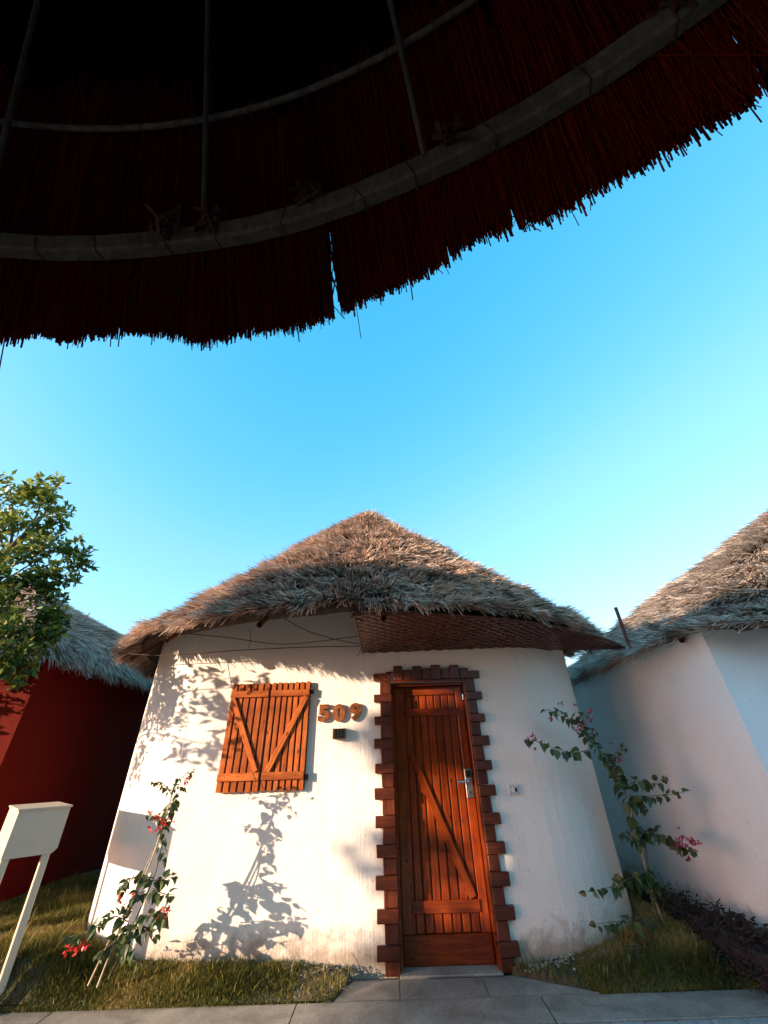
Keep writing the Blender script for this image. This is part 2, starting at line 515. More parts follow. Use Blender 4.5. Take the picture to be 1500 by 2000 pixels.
# fine anti-slip dots on the front edge of the threshold
g = Geo()
for i in range(34):
    g.boxx((0.22 + i * 0.017, 4.325, 0.0085), (0.008, 0.006, 0.005))
g.build('grip_strip', M['black'], apo)

# terracotta path bit beside the red hut
tp = Geo(); tp.add([(-6.5, 4.15, 0.10), (-3.35, 4.42, 0.125), (-3.3, 4.62, 0.13), (-6.5, 4.4, 0.10)], [(0, 1, 2, 3)])
tag(tp.build('path', M['terracotta']), kind='structure')

# ------------------------------------------------------------------ thatch
def thatch(name, parent, centre, prof, n, phi0, phi1, mat, seed, courses, L0=0.36, lift=0.075, wid=0.0036,
           irregular=0.0, eave_drop=0.16, loc0=(0, 0, 0), shell=True, plan=None):
    PS = (lambda p: np.ones_like(np.asarray(p, float))) if plan is None else (lambda p: 1.0 / (np.abs(np.sin(p) / plan[0]) ** 12 + np.abs(np.cos(p) / plan[1]) ** 12) ** (1 / 12))
    if plan == 'clipped': PS = lambda p: (1 + (np.abs(np.sin(p)) * 3.77 / 3.25) ** 10) ** -0.1 * (1 - 0.17 * np.interp(np.mod(p, 2 * math.pi), [1.0, 1.22, 2.2, 2.6], [0, 1, 1, 0]))
    rg = np.random.default_rng(seed)
    prof = np.array(prof, float)                       # (r, z) from apex to eave
    d = np.hypot(np.diff(prof[:, 0]), np.diff(prof[:, 1])); s = np.concatenate([[0], np.cumsum(d)]); Ltot = s[-1]
    fr = lambda t: np.interp(t, s, prof[:, 0]); fz = lambda t: np.interp(t, s, prof[:, 1])
    cs = np.linspace(0.0, Ltot - L0 * 0.95, courses)
    wts = fr(cs) + 0.25; cnt = np.maximum(60, n * wts / wts.sum()).astype(int)
    Ps, Ts, Ws, Ns = [], [], [], []
    for j, (s0, c) in enumerate(zip(cs, cnt)):
        last = j >= courses - 2
        if last: c = int(c * 1.6)
        ph = rg.uniform(phi0, phi1, c)
        # clumping
        u = ph * 9.0
        ph = ph + 0.012 * np.sin(ph * 97 + j * 3) + 0.01 * rg.normal(size=c)
        sn = vnoise(u * 1.6 + 10, np.full(c, j * 1.7 + 3), seed)
        sn2 = vnoise(ph * 40 + 100, np.full(c, j * 2.3), seed + 1)
        st = s0 + (sn - 0.5) * 0.10 + rg.uniform(-0.02, 0.02, c)
        st = np.clip(st, 0, Ltot)
        L = L0 * (0.82 + 0.36 * rg.random(c)) * (0.88 + 0.26 * sn2)
        yaw = (sn2 - 0.5) * 0.6 + rg.normal(0, 0.17, c) + (vnoise(u * 0.7, np.full(c, j * 0.6), seed + 2) - 0.5) * 0.5
        if last:
            L = L * 0.95; yaw *= 0.75
        K = 4
        pts = []
        lf = lift * (0.55 + 0.9 * vnoise(u * 2.3 + 5, np.full(c, j * 3.1), seed + 3)) * (0.6 + 0.8 * rg.random(c))
        k_end = rg.normal(0, 0.022, c)
        for k in range(K):
            a = k / (K - 1)
            t = st + L * a * np.cos(yaw)
            over = np.maximum(0, t - Ltot)
            rr = fr(t); zz = fz(t)
            # past the eave: continue outwards a little and hang down
            rr = rr + over * 0.5; zz = zz - over * 0.7
            p = ph + L * a * np.sin(yaw) / np.maximum(rr, 0.25)
            off = 0.012 + lf * a ** 1.2 - (0.05 * a * a * rg.random(c)) + k_end * a * a
            if irregular:
                zz = zz + irregular * (vnoise(p * 3.1, t * 1.3, seed + 9) - 0.5)
            rr = rr * PS(p)
            pts.append(np.stack([centre[0] + (rr + off * 0.6) * np.sin(p), centre[1] - (rr + off * 0.6) * np.cos(p), zz + off * 0.8], -1))
        P = np.stack(pts, 1)
        dirv = P[:, -1] - P[:, 0]
        rad = np.stack([np.sin(ph), -np.cos(ph), np.full(c, 0.8)], -1)
        rad += rg.normal(0, 0.55, rad.shape)
        Wd = np.cross(dirv, rad); Wd /= np.linalg.norm(Wd, axis=1)[:, None] + 1e-9
        w = wid * (0.6 + 0.8 * rg.random(c))[:, None] * np.array([1.0, 1.0, 0.8, 0.25])[None, :]
        Ps.append(P); Ws.append(Wd); Ns.append(w)
        tn = np.clip(-0.02 + 1.0 * rg.random(c) + 0.5 * (vnoise(ph * 14, np.full(c, j * 1.1), seed + 4) - 0.5), 0, 1)
        Ts.append(np.repeat(tn, K * 2))
    P = np.concatenate(Ps); Wd = np.concatenate(Ws); w = np.concatenate(Ns)
    V, F = ribbons(P, Wd, w)
    V = V - np.array(loc0)
    me = np_mesh(name, V, F, np.concatenate(Ts))
    o = mobj('thatch', me, mat, parent); tag(o, kind='stuff')
    if shell:
        K = 96; V = []; Fc = []
        tt = np.linspace(0, Ltot - 0.28, 12)
        for i, t in enumerate(tt):
            for k in range(K):
                a = 2 * math.pi * k / K
                zz = float(fz(t)); 
                if irregular: zz += irregular * (float(vnoise(a * 3.1, t * 1.3, seed + 9)) - 0.5)
                ps = float(PS(a)); V.append((centre[0] + ps * float(fr(t)) * math.sin(a) - loc0[0], centre[1] - ps * float(fr(t)) * math.cos(a) - loc0[1], zz - loc0[2] - 0.01))
        n1 = len(V)
        for i in range(len(tt) - 1):
            for k in range(K):
                k2 = (k + 1) % K
                Fc.append((i * K + k, (i + 1) * K + k, (i + 1) * K + k2, i * K + k2))
        # inner skin gives it thickness
        V += [(v[0] * 0.985 + (centre[0] - loc0[0]) * 0.015, v[1] * 0.985 + (centre[1] - loc0[1]) * 0.015, v[2] - 0.07) for v in V[:n1]]
        Fc += [(a + n1, d_ + n1, c_ + n1, b + n1) for a, b, c_, d_ in Fc[:]]
        e = (len(tt) - 1) * K
        Fc += [(e + k, e + n1 + k, e + n1 + (k + 1) % K, e + (k + 1) % K) for k in range(K)]
        me = np_mesh('roof_base', np.array(V), np.array(Fc), smooth=True)
        mobj('roof_base', me, M['shell'], parent)
    return o

def wall_ring(outline, z0, z1, hole=None, thick=0.14, cap=True, low=None):
    """outline: list of (x, y); hole=(x0, x1, ztop) cut in the first (front) segment"""
    g = Geo(); n = len(outline)
    for i in range(n):
        (xa, ya), (xb, yb) = outline[i], outline[(i + 1) % n]
        if i == 0 and hole:
            h0, h1, ht = hole
            for (a, b, c, d) in ((xa, h0, z0, z1), (h1, xb, z0, z1), (h0, h1, ht, z1)):
                g.add([(a, ya, c), (b, ya, c), (b, ya, d), (a, ya, d)], [(0, 1, 2, 3)])
            y2 = ya + thick
            g.add([(h0, ya, z0), (h0, y2, z0), (h0, y2, ht), (h0, ya, ht)], [(0, 1, 2, 3)])
            g.add([(h1, ya, z0), (h1, ya, ht), (h1, y2, ht), (h1, y2, z0)], [(0, 1, 2, 3)])
            g.add([(h0, ya, ht), (h0, y2, ht), (h1, y2, ht), (h1, ya, ht)], [(0, 1, 2, 3)])
        else:
            za, zb = (low if low and ya > 5.35 else z1), (low if low and yb > 5.35 else z1)
            g.add([(xa, ya, z0), (xb, yb, z0), (xb, yb, zb), (xa, ya, za)], [(0, 1, 2, 3)])
    if cap: g.add([(x, y, z1) for x, y in outline], [tuple(range(n))])
    return g

# ------------------------------------------------------------------ main hut
HC = (-0.35, 7.0)
hut = thing('thatched_hut', 'white round-cornered hut with conical thatched roof, number 509 and wooden door', 'hut', (HC[0], HC[1], 0), 'thatched huts in a row')
H0 = (HC[0], HC[1], 0)
out = [(-1.95, 4.4), (1.25, 4.4)]
def arc(cx, cy, r, a0, a1, n=14):
    return [(cx + r * math.cos(R(a0 + (a1 - a0) * i / n)), cy + r * math.sin(R(a0 + (a1 - a0) * i / n))) for i in range(1, n + 1)]
out += arc(1.25, 5.4, 1.0, -90, 0) + [(2.25, 8.6)] + arc(1.25, 8.6, 1.0, 0, 90) + [(-1.95, 9.6)] + arc(-1.95, 8.6, 1.0, 90, 180) + [(-2.95, 5.4)] + arc(-1.95, 5.4, 1.0, 180, 269, 14)
wo_ = wall_ring(out, -0.05, 2.86, hole=(0.0, 0.80, 2.075), thick=0.18, cap=False, low=2.46).build('wall', M['plaster'], hut, loc0=H0)
for p in wo_.data.polygons:
    if abs(p.normal.z) < 0.1 and abs(p.normal.x) > 1e-4 and abs(p.normal.y) > 1e-4: p.use_smooth = True

# door (leaf plane 9 cm behind the wall face)
YL = 4.518
def lo(c): return (c[0] - H0[0], c[1] - H0[1], c[2] - H0[2])
door = box('door', lo((0.40, YL + 0.022, 1.03)), (0.72, 0.03, 2.04), M['dark_wood'], hut, 0.002)
D0 = (0.40, YL + 0.022, 1.03)
def dpart(name, x0, x1, z0, z1, y, t, m=None, bev=0.004, horizontal=False, label=None):
    m = m or M['door_wood']
    if horizontal:
        o = mobj(name, box_me(name, z1 - z0, t, x1 - x0, bev), m, door); o.rotation_euler = (0, math.pi / 2, 0)
    else:
        o = mobj(name, box_me(name, x1 - x0, t, z1 - z0, bev), m, door)
    o.location = ((x0 + x1) / 2 - D0[0], y - D0[1], (z0 + z1) / 2 - D0[2])
    return o
dpart('stile', 0.042, 0.152, 0.19, 2.045, YL - 0.006, 0.034, bev=0.006)
dpart('stile', 0.690, 0.768, 0.19, 2.045, YL - 0.006, 0.034, bev=0.006)
dpart('top_rail', 0.154, 0.688, 1.962, 2.045, YL - 0.006, 0.034, bev=0.006, horizontal=True)
dpart('bottom_panel', 0.042, 0.768, 0.012, 0.188, YL - 0.006, 0.034, bev=0.006, horizontal=True)
npk = 7; pw = (0.688 - 0.154) / npk
for i in range(npk):
    a = 0.154 + i * pw
    dpart('plank', a + 0.0055, a + pw - 0.0055, 0.192, 1.960, YL + 0.001 + random.uniform(-0.0012, 0.0012), 0.024, bev=0.006)
dpart('batten', 0.125, 0.700, 1.766, 1.834, YL - 0.022, 0.022, bev=0.005, horizontal=True)
dpart('batten', 0.125, 0.700, 0.312, 0.392, YL - 0.022, 0.022, bev=0.005, horizontal=True)
def brace(name, a, b, w, y, t, m, parent, P0):
    a = Vector(a); b = Vector(b); L = (b - a).length; ang = math.atan2(b.x - a.x, b.y - a.y)
    o = mobj(name, box_me(name, w, t, L, 0.005), m, parent)
    o.location = ((a.x + b.x) / 2 - P0[0], y - P0[1], (a.y + b.y) / 2 - P0[2])
    o.rotation_euler = (0, ang, 0)
    return o
brace('brace', (0.165, 1.50), (0.650, 0.40), 0.066, YL - 0.0225, 0.020, M['door_wood'], door, D0)
pl = dpart('lock_plate', 0.692, 0.762, 1.075, 1.305, YL - 0.031, 0.018, M['metal'], 0.004)
dpart('card_reader', 0.702, 0.752, 1.235, 1.292, YL - 0.0425, 0.008, M['black'], 0.002)
g = Geo(); g.tube([(0.728, YL - 0.038, 1.205), (0.728, YL - 0.085, 1.205), (0.715, YL - 0.092, 1.205), (0.615, YL - 0.092, 1.203)], [0.014, 0.012, 0.012, 0.011], 10)
g.add([(0.615, YL - 0.092, 1.203)] + [(0.613, YL - 0.092 + 0.011 * math.cos(k * .628), 1.203 + 0.011 * math.sin(k * .628)) for k in range(10)], [(0, 1 + k, 1 + (k + 1) % 10) for k in range(10)])
g.build('handle', M['metal'], door, True, loc0=D0)
g = Geo(); g.tube([(0.726, YL - 0.036, 1.118), (0.726, YL - 0.050, 1.118)], 0.017, 14); g.add([(0.726 + 0.017 * math.cos(k * .4488), YL - 0.05, 1.118 + 0.017 * math.sin(k * .4488)) for k in range(14)], [tuple(range(14))])
g.build('lock_cylinder', M['metal'], door, loc0=D0)
dpart('keyhole', 0.721, 0.731, 1.108, 1.128, YL - 0.052, 0.003, M['black'], 0)

fr_ = box('door_frame', lo((0.021, 4.475, 1.035)), (0.036, 0.10, 2.07), M['door_wood'], hut, 0.004)
FD = (0.021, 4.475, 1.035)
for c, s, r_ in (((0.787, 4.447, 1.035), (0.028, 0.13, 2.07), None), ((0.404, 4.475, 2.058), (0.10, 0.026, 0.725), (0, 0, 0))):
    if r_ is None:
        box('jamb', Vector(c) - Vector(FD), s, M['door_wood'], fr_, 0.004)
    else:
        o = mobj('lintel', box_me('lintel', 0.026, 0.10, 0.725, 0.003), M['door_wood'], fr_)
        o.location = Vector(c) - Vector(FD); o.rotation_euler = (0, math.pi / 2, 0)

# wooden toothed surround
LB = [(2.094, 2.17), (1.891, 1.967), (1.689, 1.766), (1.490, 1.571), (1.289, 1.370), (1.093, 1.180), (0.890, 0.975), (0.689, 0.776), (0.488, 0.579), (0.289, 0.376), (0.086, 0.173)]
def brick(x0, x1, z0, z1, t, vert=False):
    w, h = x1 - x0, z1 - z0
    if vert:
        o = mobj('brick', box_me('brick', w, t, h, 0.005, 0.003), M['brick_wood'], hut)
    else:
        o = mobj('brick', box_me('brick', h, t, w, 0.005, 0.003), M['brick_wood'], hut); o.rotation_euler = (0, math.pi / 2, random.uniform(-.01, .01))
    o.location = lo(((x0 + x1) / 2, 4.398 - t / 2, (z0 + z1) / 2))
for i, (a, b) in enumerate(LB):
    brick(-0.165 + random.uniform(-.006, .006), 0.016, a + 0.002, b, 0.038)
    brick(0.790, 0.948 + random.uniform(-.006, .008), a + 0.002, b, 0.038)
    z0 = LB[i + 1][1] if i + 1 < len(LB) else 0.004
    brick(-0.102, 0.013, z0 + 0.003, a - 0.001, 0.029, True)
    brick(0.792, 0.888, z0 + 0.003, a - 0.001, 0.029, True)
n = 9
for i in range(n):
    a = -0.055 + i * (0.90 / n)
    top = 2.205 + (0.035 if i % 2 else 0.0) + random.uniform(-0.006, 0.006)
    if i == 0: top = 2.185
    if i == 0: a2 = 0.02
    brick(a + 0.020 if i == 0 else a + 0.002, a + 0.90 / n - 0.003, 2.096 if i else 2.172, top, 0.038 if i % 2 else 0.031, True)
for i in range(5):
    pass
box('surround_lintel', lo((0.403, 4.379, 2.0835)), (0.76, 0.036, 0.019), M['brick_wood'], hut, 0.003)

# shutters
def shutter(x0, x1, left):
    P0 = ((x0 + x1) / 2, 4.388, 1.646)
    sh = box('shutter', lo(P0), (x1 - x0 - 0.004, 0.018, 0.920), M['dark_wood'], hut, 0.002)
    n = 6 if left else 7
    w = (x1 - x0) / n
    for i in range(n):
        o = mobj('plank', box_me('plank', w - 0.017, 0.026, 0.928 + random.uniform(-.004, .004), 0.003), M['wood'], sh)
        o.location = (x0 + (i + .5) * w - P0[0], 4.368 + random.uniform(-.0015, .0015) - P0[1], random.uniform(-.003, .003))
    for (a, b) in ((1.976, 2.036), (1.268, 1.330)):
        o = mobj('rail', box_me('rail', b - a, 0.022, x1 - x0 - 0.016, 0.003), M['wood'], sh)
        o.rotation_euler = (0, math.pi / 2, 0)
        o.location = (0, 4.346 - P0[1], (a + b) / 2 - P0[2])
    if left:
        brace('brace', (x0 + 0.035, 1.972), (x1 - 0.045, 1.334), 0.052, 4.3455, 0.022, M['wood'], sh, P0)
    else:
        brace('brace', (x1 - 0.035, 1.972), (x0 + 0.055, 1.334), 0.052, 4.3455, 0.022, M['wood'], sh, P0)
        for z in (2.02, 1.28):
            box('hinge', (x1 + 0.014 - P0[0], 4.37 - P0[1], z - P0[2]), (0.03, 0.03, 0.05), M['dark_wood'], sh, 0.003)
    g = Geo()
    for z in (2.006, 1.299):
        for k in range(3):
            c = (x0 + (x1 - x0) * (0.2 + 0.3 * k), 4.3345, z)
            g.tube([(c[0], 4.336, c[2]), (c[0], 4.3335, c[2])], 0.0045, 6)
            g.add([(c[0] + .0045 * math.cos(q * 1.047), 4.3335, c[2] + .0045 * math.sin(q * 1.047)) for q in range(6)], [tuple(range(6))])
    g.build('nail_heads', M['dark_wood'], sh, loc0=P0)['kind'] = 'stuff'
    return sh
shutter(-1.650, -1.243, True)
shutter(-1.235, -0.822, False)

# house number 509
def digit(ch, x, z, h, ang=0):
    cu = bpy.data.curves.new('digit', 'FONT'); cu.body = ch; cu.size = h * 1.30; cu.extrude = 0.011; cu.offset = 0.0105
    cu.bevel_depth = 0.0015; cu.align_x = 'CENTER'
    t = bpy.data.objects.new('tmp', cu); COL.objects.link(t)
    bpy.context.view_layer.update()
    me = bpy.data.meshes.new_from_object(t.evaluated_get(bpy.context.evaluated_depsgraph_get()))
    bpy.data.objects.remove(t)
    # heavier, wider strokes
    for v in me.vertices: v.co.x *= 1.16
    o = mobj('house_number', me, M['digit'], hut)
    o.location = lo((x, 4.380, z)); o.rotation_euler = (math.pi / 2, ang, 0)
    o['label'] = 'carved wooden digit %s' % ch
    return o
M['digit'] = mat_plain('digit_wood', (0.19, 0.055, 0.012), 0.45, var=0.6, scale=25)
digit('5', -0.675, 1.747, 0.150); digit('0', -0.520, 1.745, 0.150); digit('9', -0.352, 1.750, 0.150)
# box light under the number
g = Geo(); g.boxx((-0.510, 4.366, 1.626), (0.125, 0.066, 0.088))
lb = g.build('lamp_box', M['lampbox'], hut, loc0=H0)
for x_ in (-0.545, -0.512, -0.479):
    box('lamp_louvre', lo((x_, 4.330, 1.626)), (0.006, 0.008, 0.08), M['black'], hut, 0)
# doorbell switch
sw = box('switch_plate', lo((1.120, 4.392, 1.135)), (0.118, 0.014, 0.082), M['white'], hut, 0.004)
box('switch_frame', (0, -0.0105, 0), (0.072, 0.006, 0.054), M['black'], sw, 0.001)
box('switch_rocker', (0, -0.014, 0), (0.066, 0.009, 0.048), M['white'], sw, 0.002)
box('switch_button', (0.010, -0.020, 0), (0.022, 0.006, 0.032), mat_plain('dark_red_button', (0.09, 0.012, 0.012), 0.3), sw, 0.002)

# roof
PROF = [(0.02, 5.80), (0.25, 5.57), (1.5, 4.46), (2.4, 3.65), (3.0, 3.12), (3.4, 2.77), (3.62, 2.59), (3.77, 2.46)]
thatch('hut_thatch', hut, HC, PROF, 96000, R(-100), R(100), M['thatch'], 3, 23, L0=0.31, wid=0.0054, lift=0.118, irregular=0.08, loc0=H0, plan='clipped')
thatch('hut_thatch_back', hut, HC, PROF, 9000, R(100), R(260), M['thatch'], 31, 18, wid=0.009, loc0=H0, irregular=0.08, shell=False, plan='clipped')
# cap tuft
g = Geo()
rg = random.Random(4)
for i in range(260):
    a = rg.uniform(0, 6.28); r1 = rg.uniform(0.06, 0.34)
    p0 = Vector((HC[0] + rg.gauss(0, .03), HC[1] + rg.gauss(0, .03), 5.86 + rg.uniform(-.03, .04)))
    p2 = Vector((HC[0] + r1 * math.cos(a), HC[1] + r1 * math.sin(a), 5.82 - r1 * 0.8 + rg.uniform(-.02, .05)))
    p1 = (p0 + p2) / 2 + Vector((0, 0, 0.035))
    g.tube([p0, p1, p2], [0.005, 0.004, 0.002], 3)
o = g.build('thatch_cap', M['cane'], hut, loc0=H0); tag(o, kind='stuff')
# rafters
def zroof(r): return float(np.interp(r, [p[0] for p in PROF], [p[1] for p in PROF]))
for i in range(20):
    a = R(i * 18 + 5)
    pts = [(HC[0] + r * math.sin(a), HC[1] - r * math.cos(a), zroof(r) - 0.13) for r in (0.3, 1.6, 2.6, 3.2, 3.62)]
    ps = (1 + (abs(math.sin(a)) * 3.77 / 3.25) ** 10) ** -0.1
    pts = [(HC[0] + (x - HC[0]) * ps, HC[1] + (y - HC[1]) * ps, z) for x, y, z in pts]
    if 1.0 < a < 2.6: continue
    Geo().tube(pts, 0.028, 7).build('rafter', M['pole_wood'], hut, True, loc0=H0)
for r in (3.05,):
    pts = [(HC[0] + r * math.sin(a), HC[1] - r * math.cos(a), zroof(r) - 0.085) for a in np.linspace(0, 2 * math.pi, 72, endpoint=False)]
    pts = [(HC[0] + (x - HC[0]) * q_, HC[1] + (y - HC[1]) * q_, z) for x, y, z in pts for q_ in [(1 + (abs(x - HC[0]) / r * 3.77 / 3.25) ** 10) ** -0.1]]
    Geo().tube(pts, 0.016, 6, True).build('roof_hoop', M['pole_wood'], hut, True, loc0=H0)

# woven lattice soffit, right half of the front eave
def lattice():
    g = Geo()
    ns = 22; nu = 150
    A0 = Vector((-0.275, 4.385, 2.392)); TIP = Vector((2.76, 4.66, 2.40))
    aL, aT = math.asin((-0.30 - HC[0]) / 3.62), math.asin((2.76 - HC[0]) / 3.88)
    def inner(u): return A0.lerp(TIP, u)
    def outer(u):
        a = aL + (aT - aL) * u; r = 3.60 + 0.28 * u
        return Vector((HC[0] + r * math.sin(a), HC[1] - r * math.cos(a), 2.50 - 0.10 * u))
    for k in range(ns):
        for j in range(nu):
            pts = []
            for jj in (j, j + 1):
                u = jj / nu
                for e in (0.06, 0.94):
                    v = (k + e) / ns
                    p = inner(u).lerp(outer(u), v)
                    p.z += 0.006 * math.sin(jj * 0.95 + (math.pi if k % 2 else 0))
                    pts.append(p)
            a, b, c, d = pts
            t = Vector((0, 0, 0.0035))
            n = len(g.V)
            g.V += [tuple(a), tuple(b), tuple(d), tuple(c)]; g.F.append((n, n + 1, n + 2, n + 3))
    # cross battens the strips weave over
    for j in range(1, 50):
        u = j / 50
        p, q = inner(u), outer(u)
        g.tube([p + Vector((0, 0, .004)), q + Vector((0, 0, .004))], 0.006, 4)
    o = g.build('lattice_panel', M['lattice'], hut, loc0=H0)
    md = o.modifiers.new('thickness', 'SOLIDIFY'); md.thickness = 0.003
    # frame rods along edges
    Geo().tube([inner(0), outer(0)], 0.013, 6).build('lattice_frame', M['lattice'], hut, loc0=H0)
    Geo().tube([outer(u / 20) + Vector((0, 0, .012)) for u in range(21)], 0.012, 6).build('lattice_frame', M['lattice'], hut, loc0=H0)
    # ragged end standing up by the gap
    for k in range(7):
        z = 2.5 + k * 0.035
        Geo().tube([(-0.335 + 0.004 * k, 3.44 + 0.01 * k, z), (-0.285 + .004 * k, 3.44 + .02 * k, z - 0.012), (-0.225 + .002 * k, 3.5, z - 0.03)], 0.007, 5).build('lattice_strip', M['lattice'], hut, loc0=H0)
lattice()

# loose cables under the left eave
def cable(pts, r=0.004):
    Geo().tube(smooth_path([W(*p) for p in pts], 6), r, 5).build('cable', M['wire'], hut, True, loc0=H0)
cable([(232, 1276, 4.3), (330, 1280, 4.25), (470, 1270, 4.22), (600, 1264, 4.2), (706, 1262, 4.3)], 0.0045)
cable([(370, 1238, 3.9), (450, 1246, 4.0), (560, 1258, 4.1), (706, 1242, 4.15)], 0.004)
cable([(555, 1208, 3.7), (600, 1232, 3.9), (660, 1250, 4.1), (706, 1259, 4.3)], 0.004)
cable([(488, 1230, 4.1), (490, 1250, 4.15), (484, 1268, 4.2)], 0.003)
cable([(706, 1264, 4.3), (702, 1275, 4.3), (696, 1282, 4.3)], 0.003)

# ------------------------------------------------------------------ red hut, left
RC = (-6.65, 7.3)
R0 = (RC[0], RC[1], 0)
rh = thing('thatched_hut', 'dark red hut with shaggy grey thatch behind the cream box on legs', 'hut', R0, 'thatched huts in a row')
wall_ring([(-9.3, 4.66), (-4.02, 4.66), (-3.98, 9.4), (-9.3, 9.4)], -0.05, 2.5).build('wall', M['plaster_red'], rh, loc0=R0)
PR = [(0.006, 4.48), (0.15, 4.22), (0.6, 3.36), (0.84, 2.90), (0.95, 2.62), (1.0, 2.42)]
PLR = (3.38, 2.72)
def prs(P, a): return [(r * a, z) for r, z in P]
def pls(pl, a): return (pl[0] / a, pl[1] / a)
thatch('red_hut_thatch', rh, (-7.2, 7.1), prs(PR, 3.2), 60000, R(-10), R(170), M['thatch'], 17, 17, L0=0.45, wid=0.0052, lift=0.09, irregular=0.10, loc0=R0, plan=pls(PLR, 3.2))
thatch('red_hut_thatch_back', rh, (-7.2, 7.1), prs(PR, 3.2), 8000, R(170), R(350), M['thatch_grey'], 18, 14, L0=0.45, wid=0.011, loc0=R0, irregular=0.10, shell=False, plan=pls(PLR, 3.2))
Geo().tube([W(166, 1216, 6.0), W(168, 1205, 6.0), W(176, 1197, 6.0)], 0.01, 5).build('twig', M['old_wood'], rh, loc0=R0)

# ------------------------------------------------------------------ right hut
QC = (7.6, 6.0)
Q0 = (QC[0], QC[1], 0)
qh = thing('thatched_hut', 'pale grey hut at the right with large thatched roof and projecting pole', 'hut', Q0, 'thatched huts in a row')
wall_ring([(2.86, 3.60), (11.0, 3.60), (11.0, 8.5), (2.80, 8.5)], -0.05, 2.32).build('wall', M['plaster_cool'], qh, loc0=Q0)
QP = [(0.004, 5.20), (0.08, 4.98), (0.5, 3.74), (0.8, 2.80), (0.93, 2.39), (1.0, 2.20)]
PLQ = (4.93, 2.86)
thatch('right_hut_thatch', qh, QC, prs(QP, 4.0), 90000, R(-175), R(-5), M['thatch_grey'], 23, 22, L0=0.31, wid=0.0056, lift=0.118, irregular=0.08, loc0=Q0, plan=pls(PLQ, 4.0))
thatch('right_hut_thatch_back', qh, QC, prs(QP, 4.0), 9000, R(-5), R(185), M['thatch_grey'], 24, 18, wid=0.010, loc0=Q0, irregular=0.08, shell=False, plan=pls(PLQ, 4.0))
o = Geo().tube([W(1236, 1280, 4.55), W(1202, 1186, 4.42)], 0.020, 8).build('roof_pole', M['pole_wood'], qh, True, loc0=Q0)
o = Geo().tube([W(1331, 1230, 3.85), W(1332, 1252, 3.80)], 0.026, 8).build('beam_end', M['pole_wood'], qh, True, loc0=Q0)

# low plinth between the huts
prism('low_plinth', [(2.27, 6.1), (2.66, 6.1), (2.66, 6.35), (2.27, 6.35)], 0, 0.33, M['plaster_cool'], None)
tag(bpy.data.objects['low_plinth'], 'low white plinth in the gap behind the right bougainvillea', 'plinth')

# ------------------------------------------------------------------ unseen row of huts added behind the camera to block low sky light
OPT = [(0.02, 5.6), (1.5, 4.5), (2.8, 3.4), (3.5, 2.75), (3.75, 2.4)]
for k, (cx_, lab) in enumerate(((-6.3, 'unseen red hut added behind the left of the view to block sky light'), (1.2, 'unseen red hut added directly behind the view to block sky light'), (8.7, 'unseen red hut added behind the right of the view to block sky light'))):
    c_ = (cx_, -8.6); b_ = (cx_, -8.6, 0)
    oh = thing('thatched_hut', lab, 'hut', b_, 'thatched huts in a row')
    if k == 0:
        wall_ring([(cx_ - 2.6, -11.2), (cx_ + 2.6, -11.2), (cx_ + 2.6, -6.0), (cx_ - 2.6, -6.0)], -0.05, 3.0).build('wall', M['plaster_red'], oh, loc0=b_)
        thatch('sky_blocker_thatch', oh, c_, OPT, 9000, -math.pi, math.pi, M['thatch_grey'], 41, 14, L0=0.5, wid=0.011, lift=0.1, loc0=b_)
        kids = list(oh.children)
    else:
        for ch in kids:
            q_ = ch.copy(); link(q_, oh)

# ------------------------------------------------------------------ cream box on legs
B0 = (-3.01, 3.85, 0.12)
mb = thing('pedestal_box', 'cream metal box on thin square legs in the grass', 'box', B0)
mb.rotation_euler = (0, 0, R(45))           # local x runs along the shaded side, local y along the sunlit side
LX, LY, z0, z1 = 0.345, 0.62, 0.715, 1.012
c = 0.03
prof = [(0, z0), (LX - c, z0), (LX, z0 + c), (LX, z1), (0, z1)]
n = len(prof)
g = Geo()
g.add([(a, 0, b) for a, b in prof] + [(a, LY, b) for a, b in prof],
      [tuple(range(n)), tuple(range(n, 2 * n))[::-1]] + [(i, n + i, n + (i + 1) % n, (i + 1) % n)[::-1] for i in range(n)])
g.build('body', M['cream'], mb)
box('lid', (LX / 2, LY / 2, z1 + 0.007), (LX + 0.022, LY + 0.022, 0.014), M['cream'], mb, 0.003)
for (lx, ly) in ((0.03, 0.03), (LX - 0.06, 0.03), (0.03, LY - 0.03)):
    box('leg', (lx, ly, z0 / 2 - 0.04), (0.050, 0.050, z0 + 0.078), M['cream'], mb, 0.003)
for (lx, lz) in ((0.03, z0 + 0.04), (0.03, z1 - 0.04), (LX - 0.03, z1 - 0.04), (LX - 0.05, z0 + 0.05)):
    o = mobj('rivet', box_me('rivet', 0.007, 0.003, 0.007, 0.001), M['metal'], mb); o.location = (lx, -0.0015, lz)

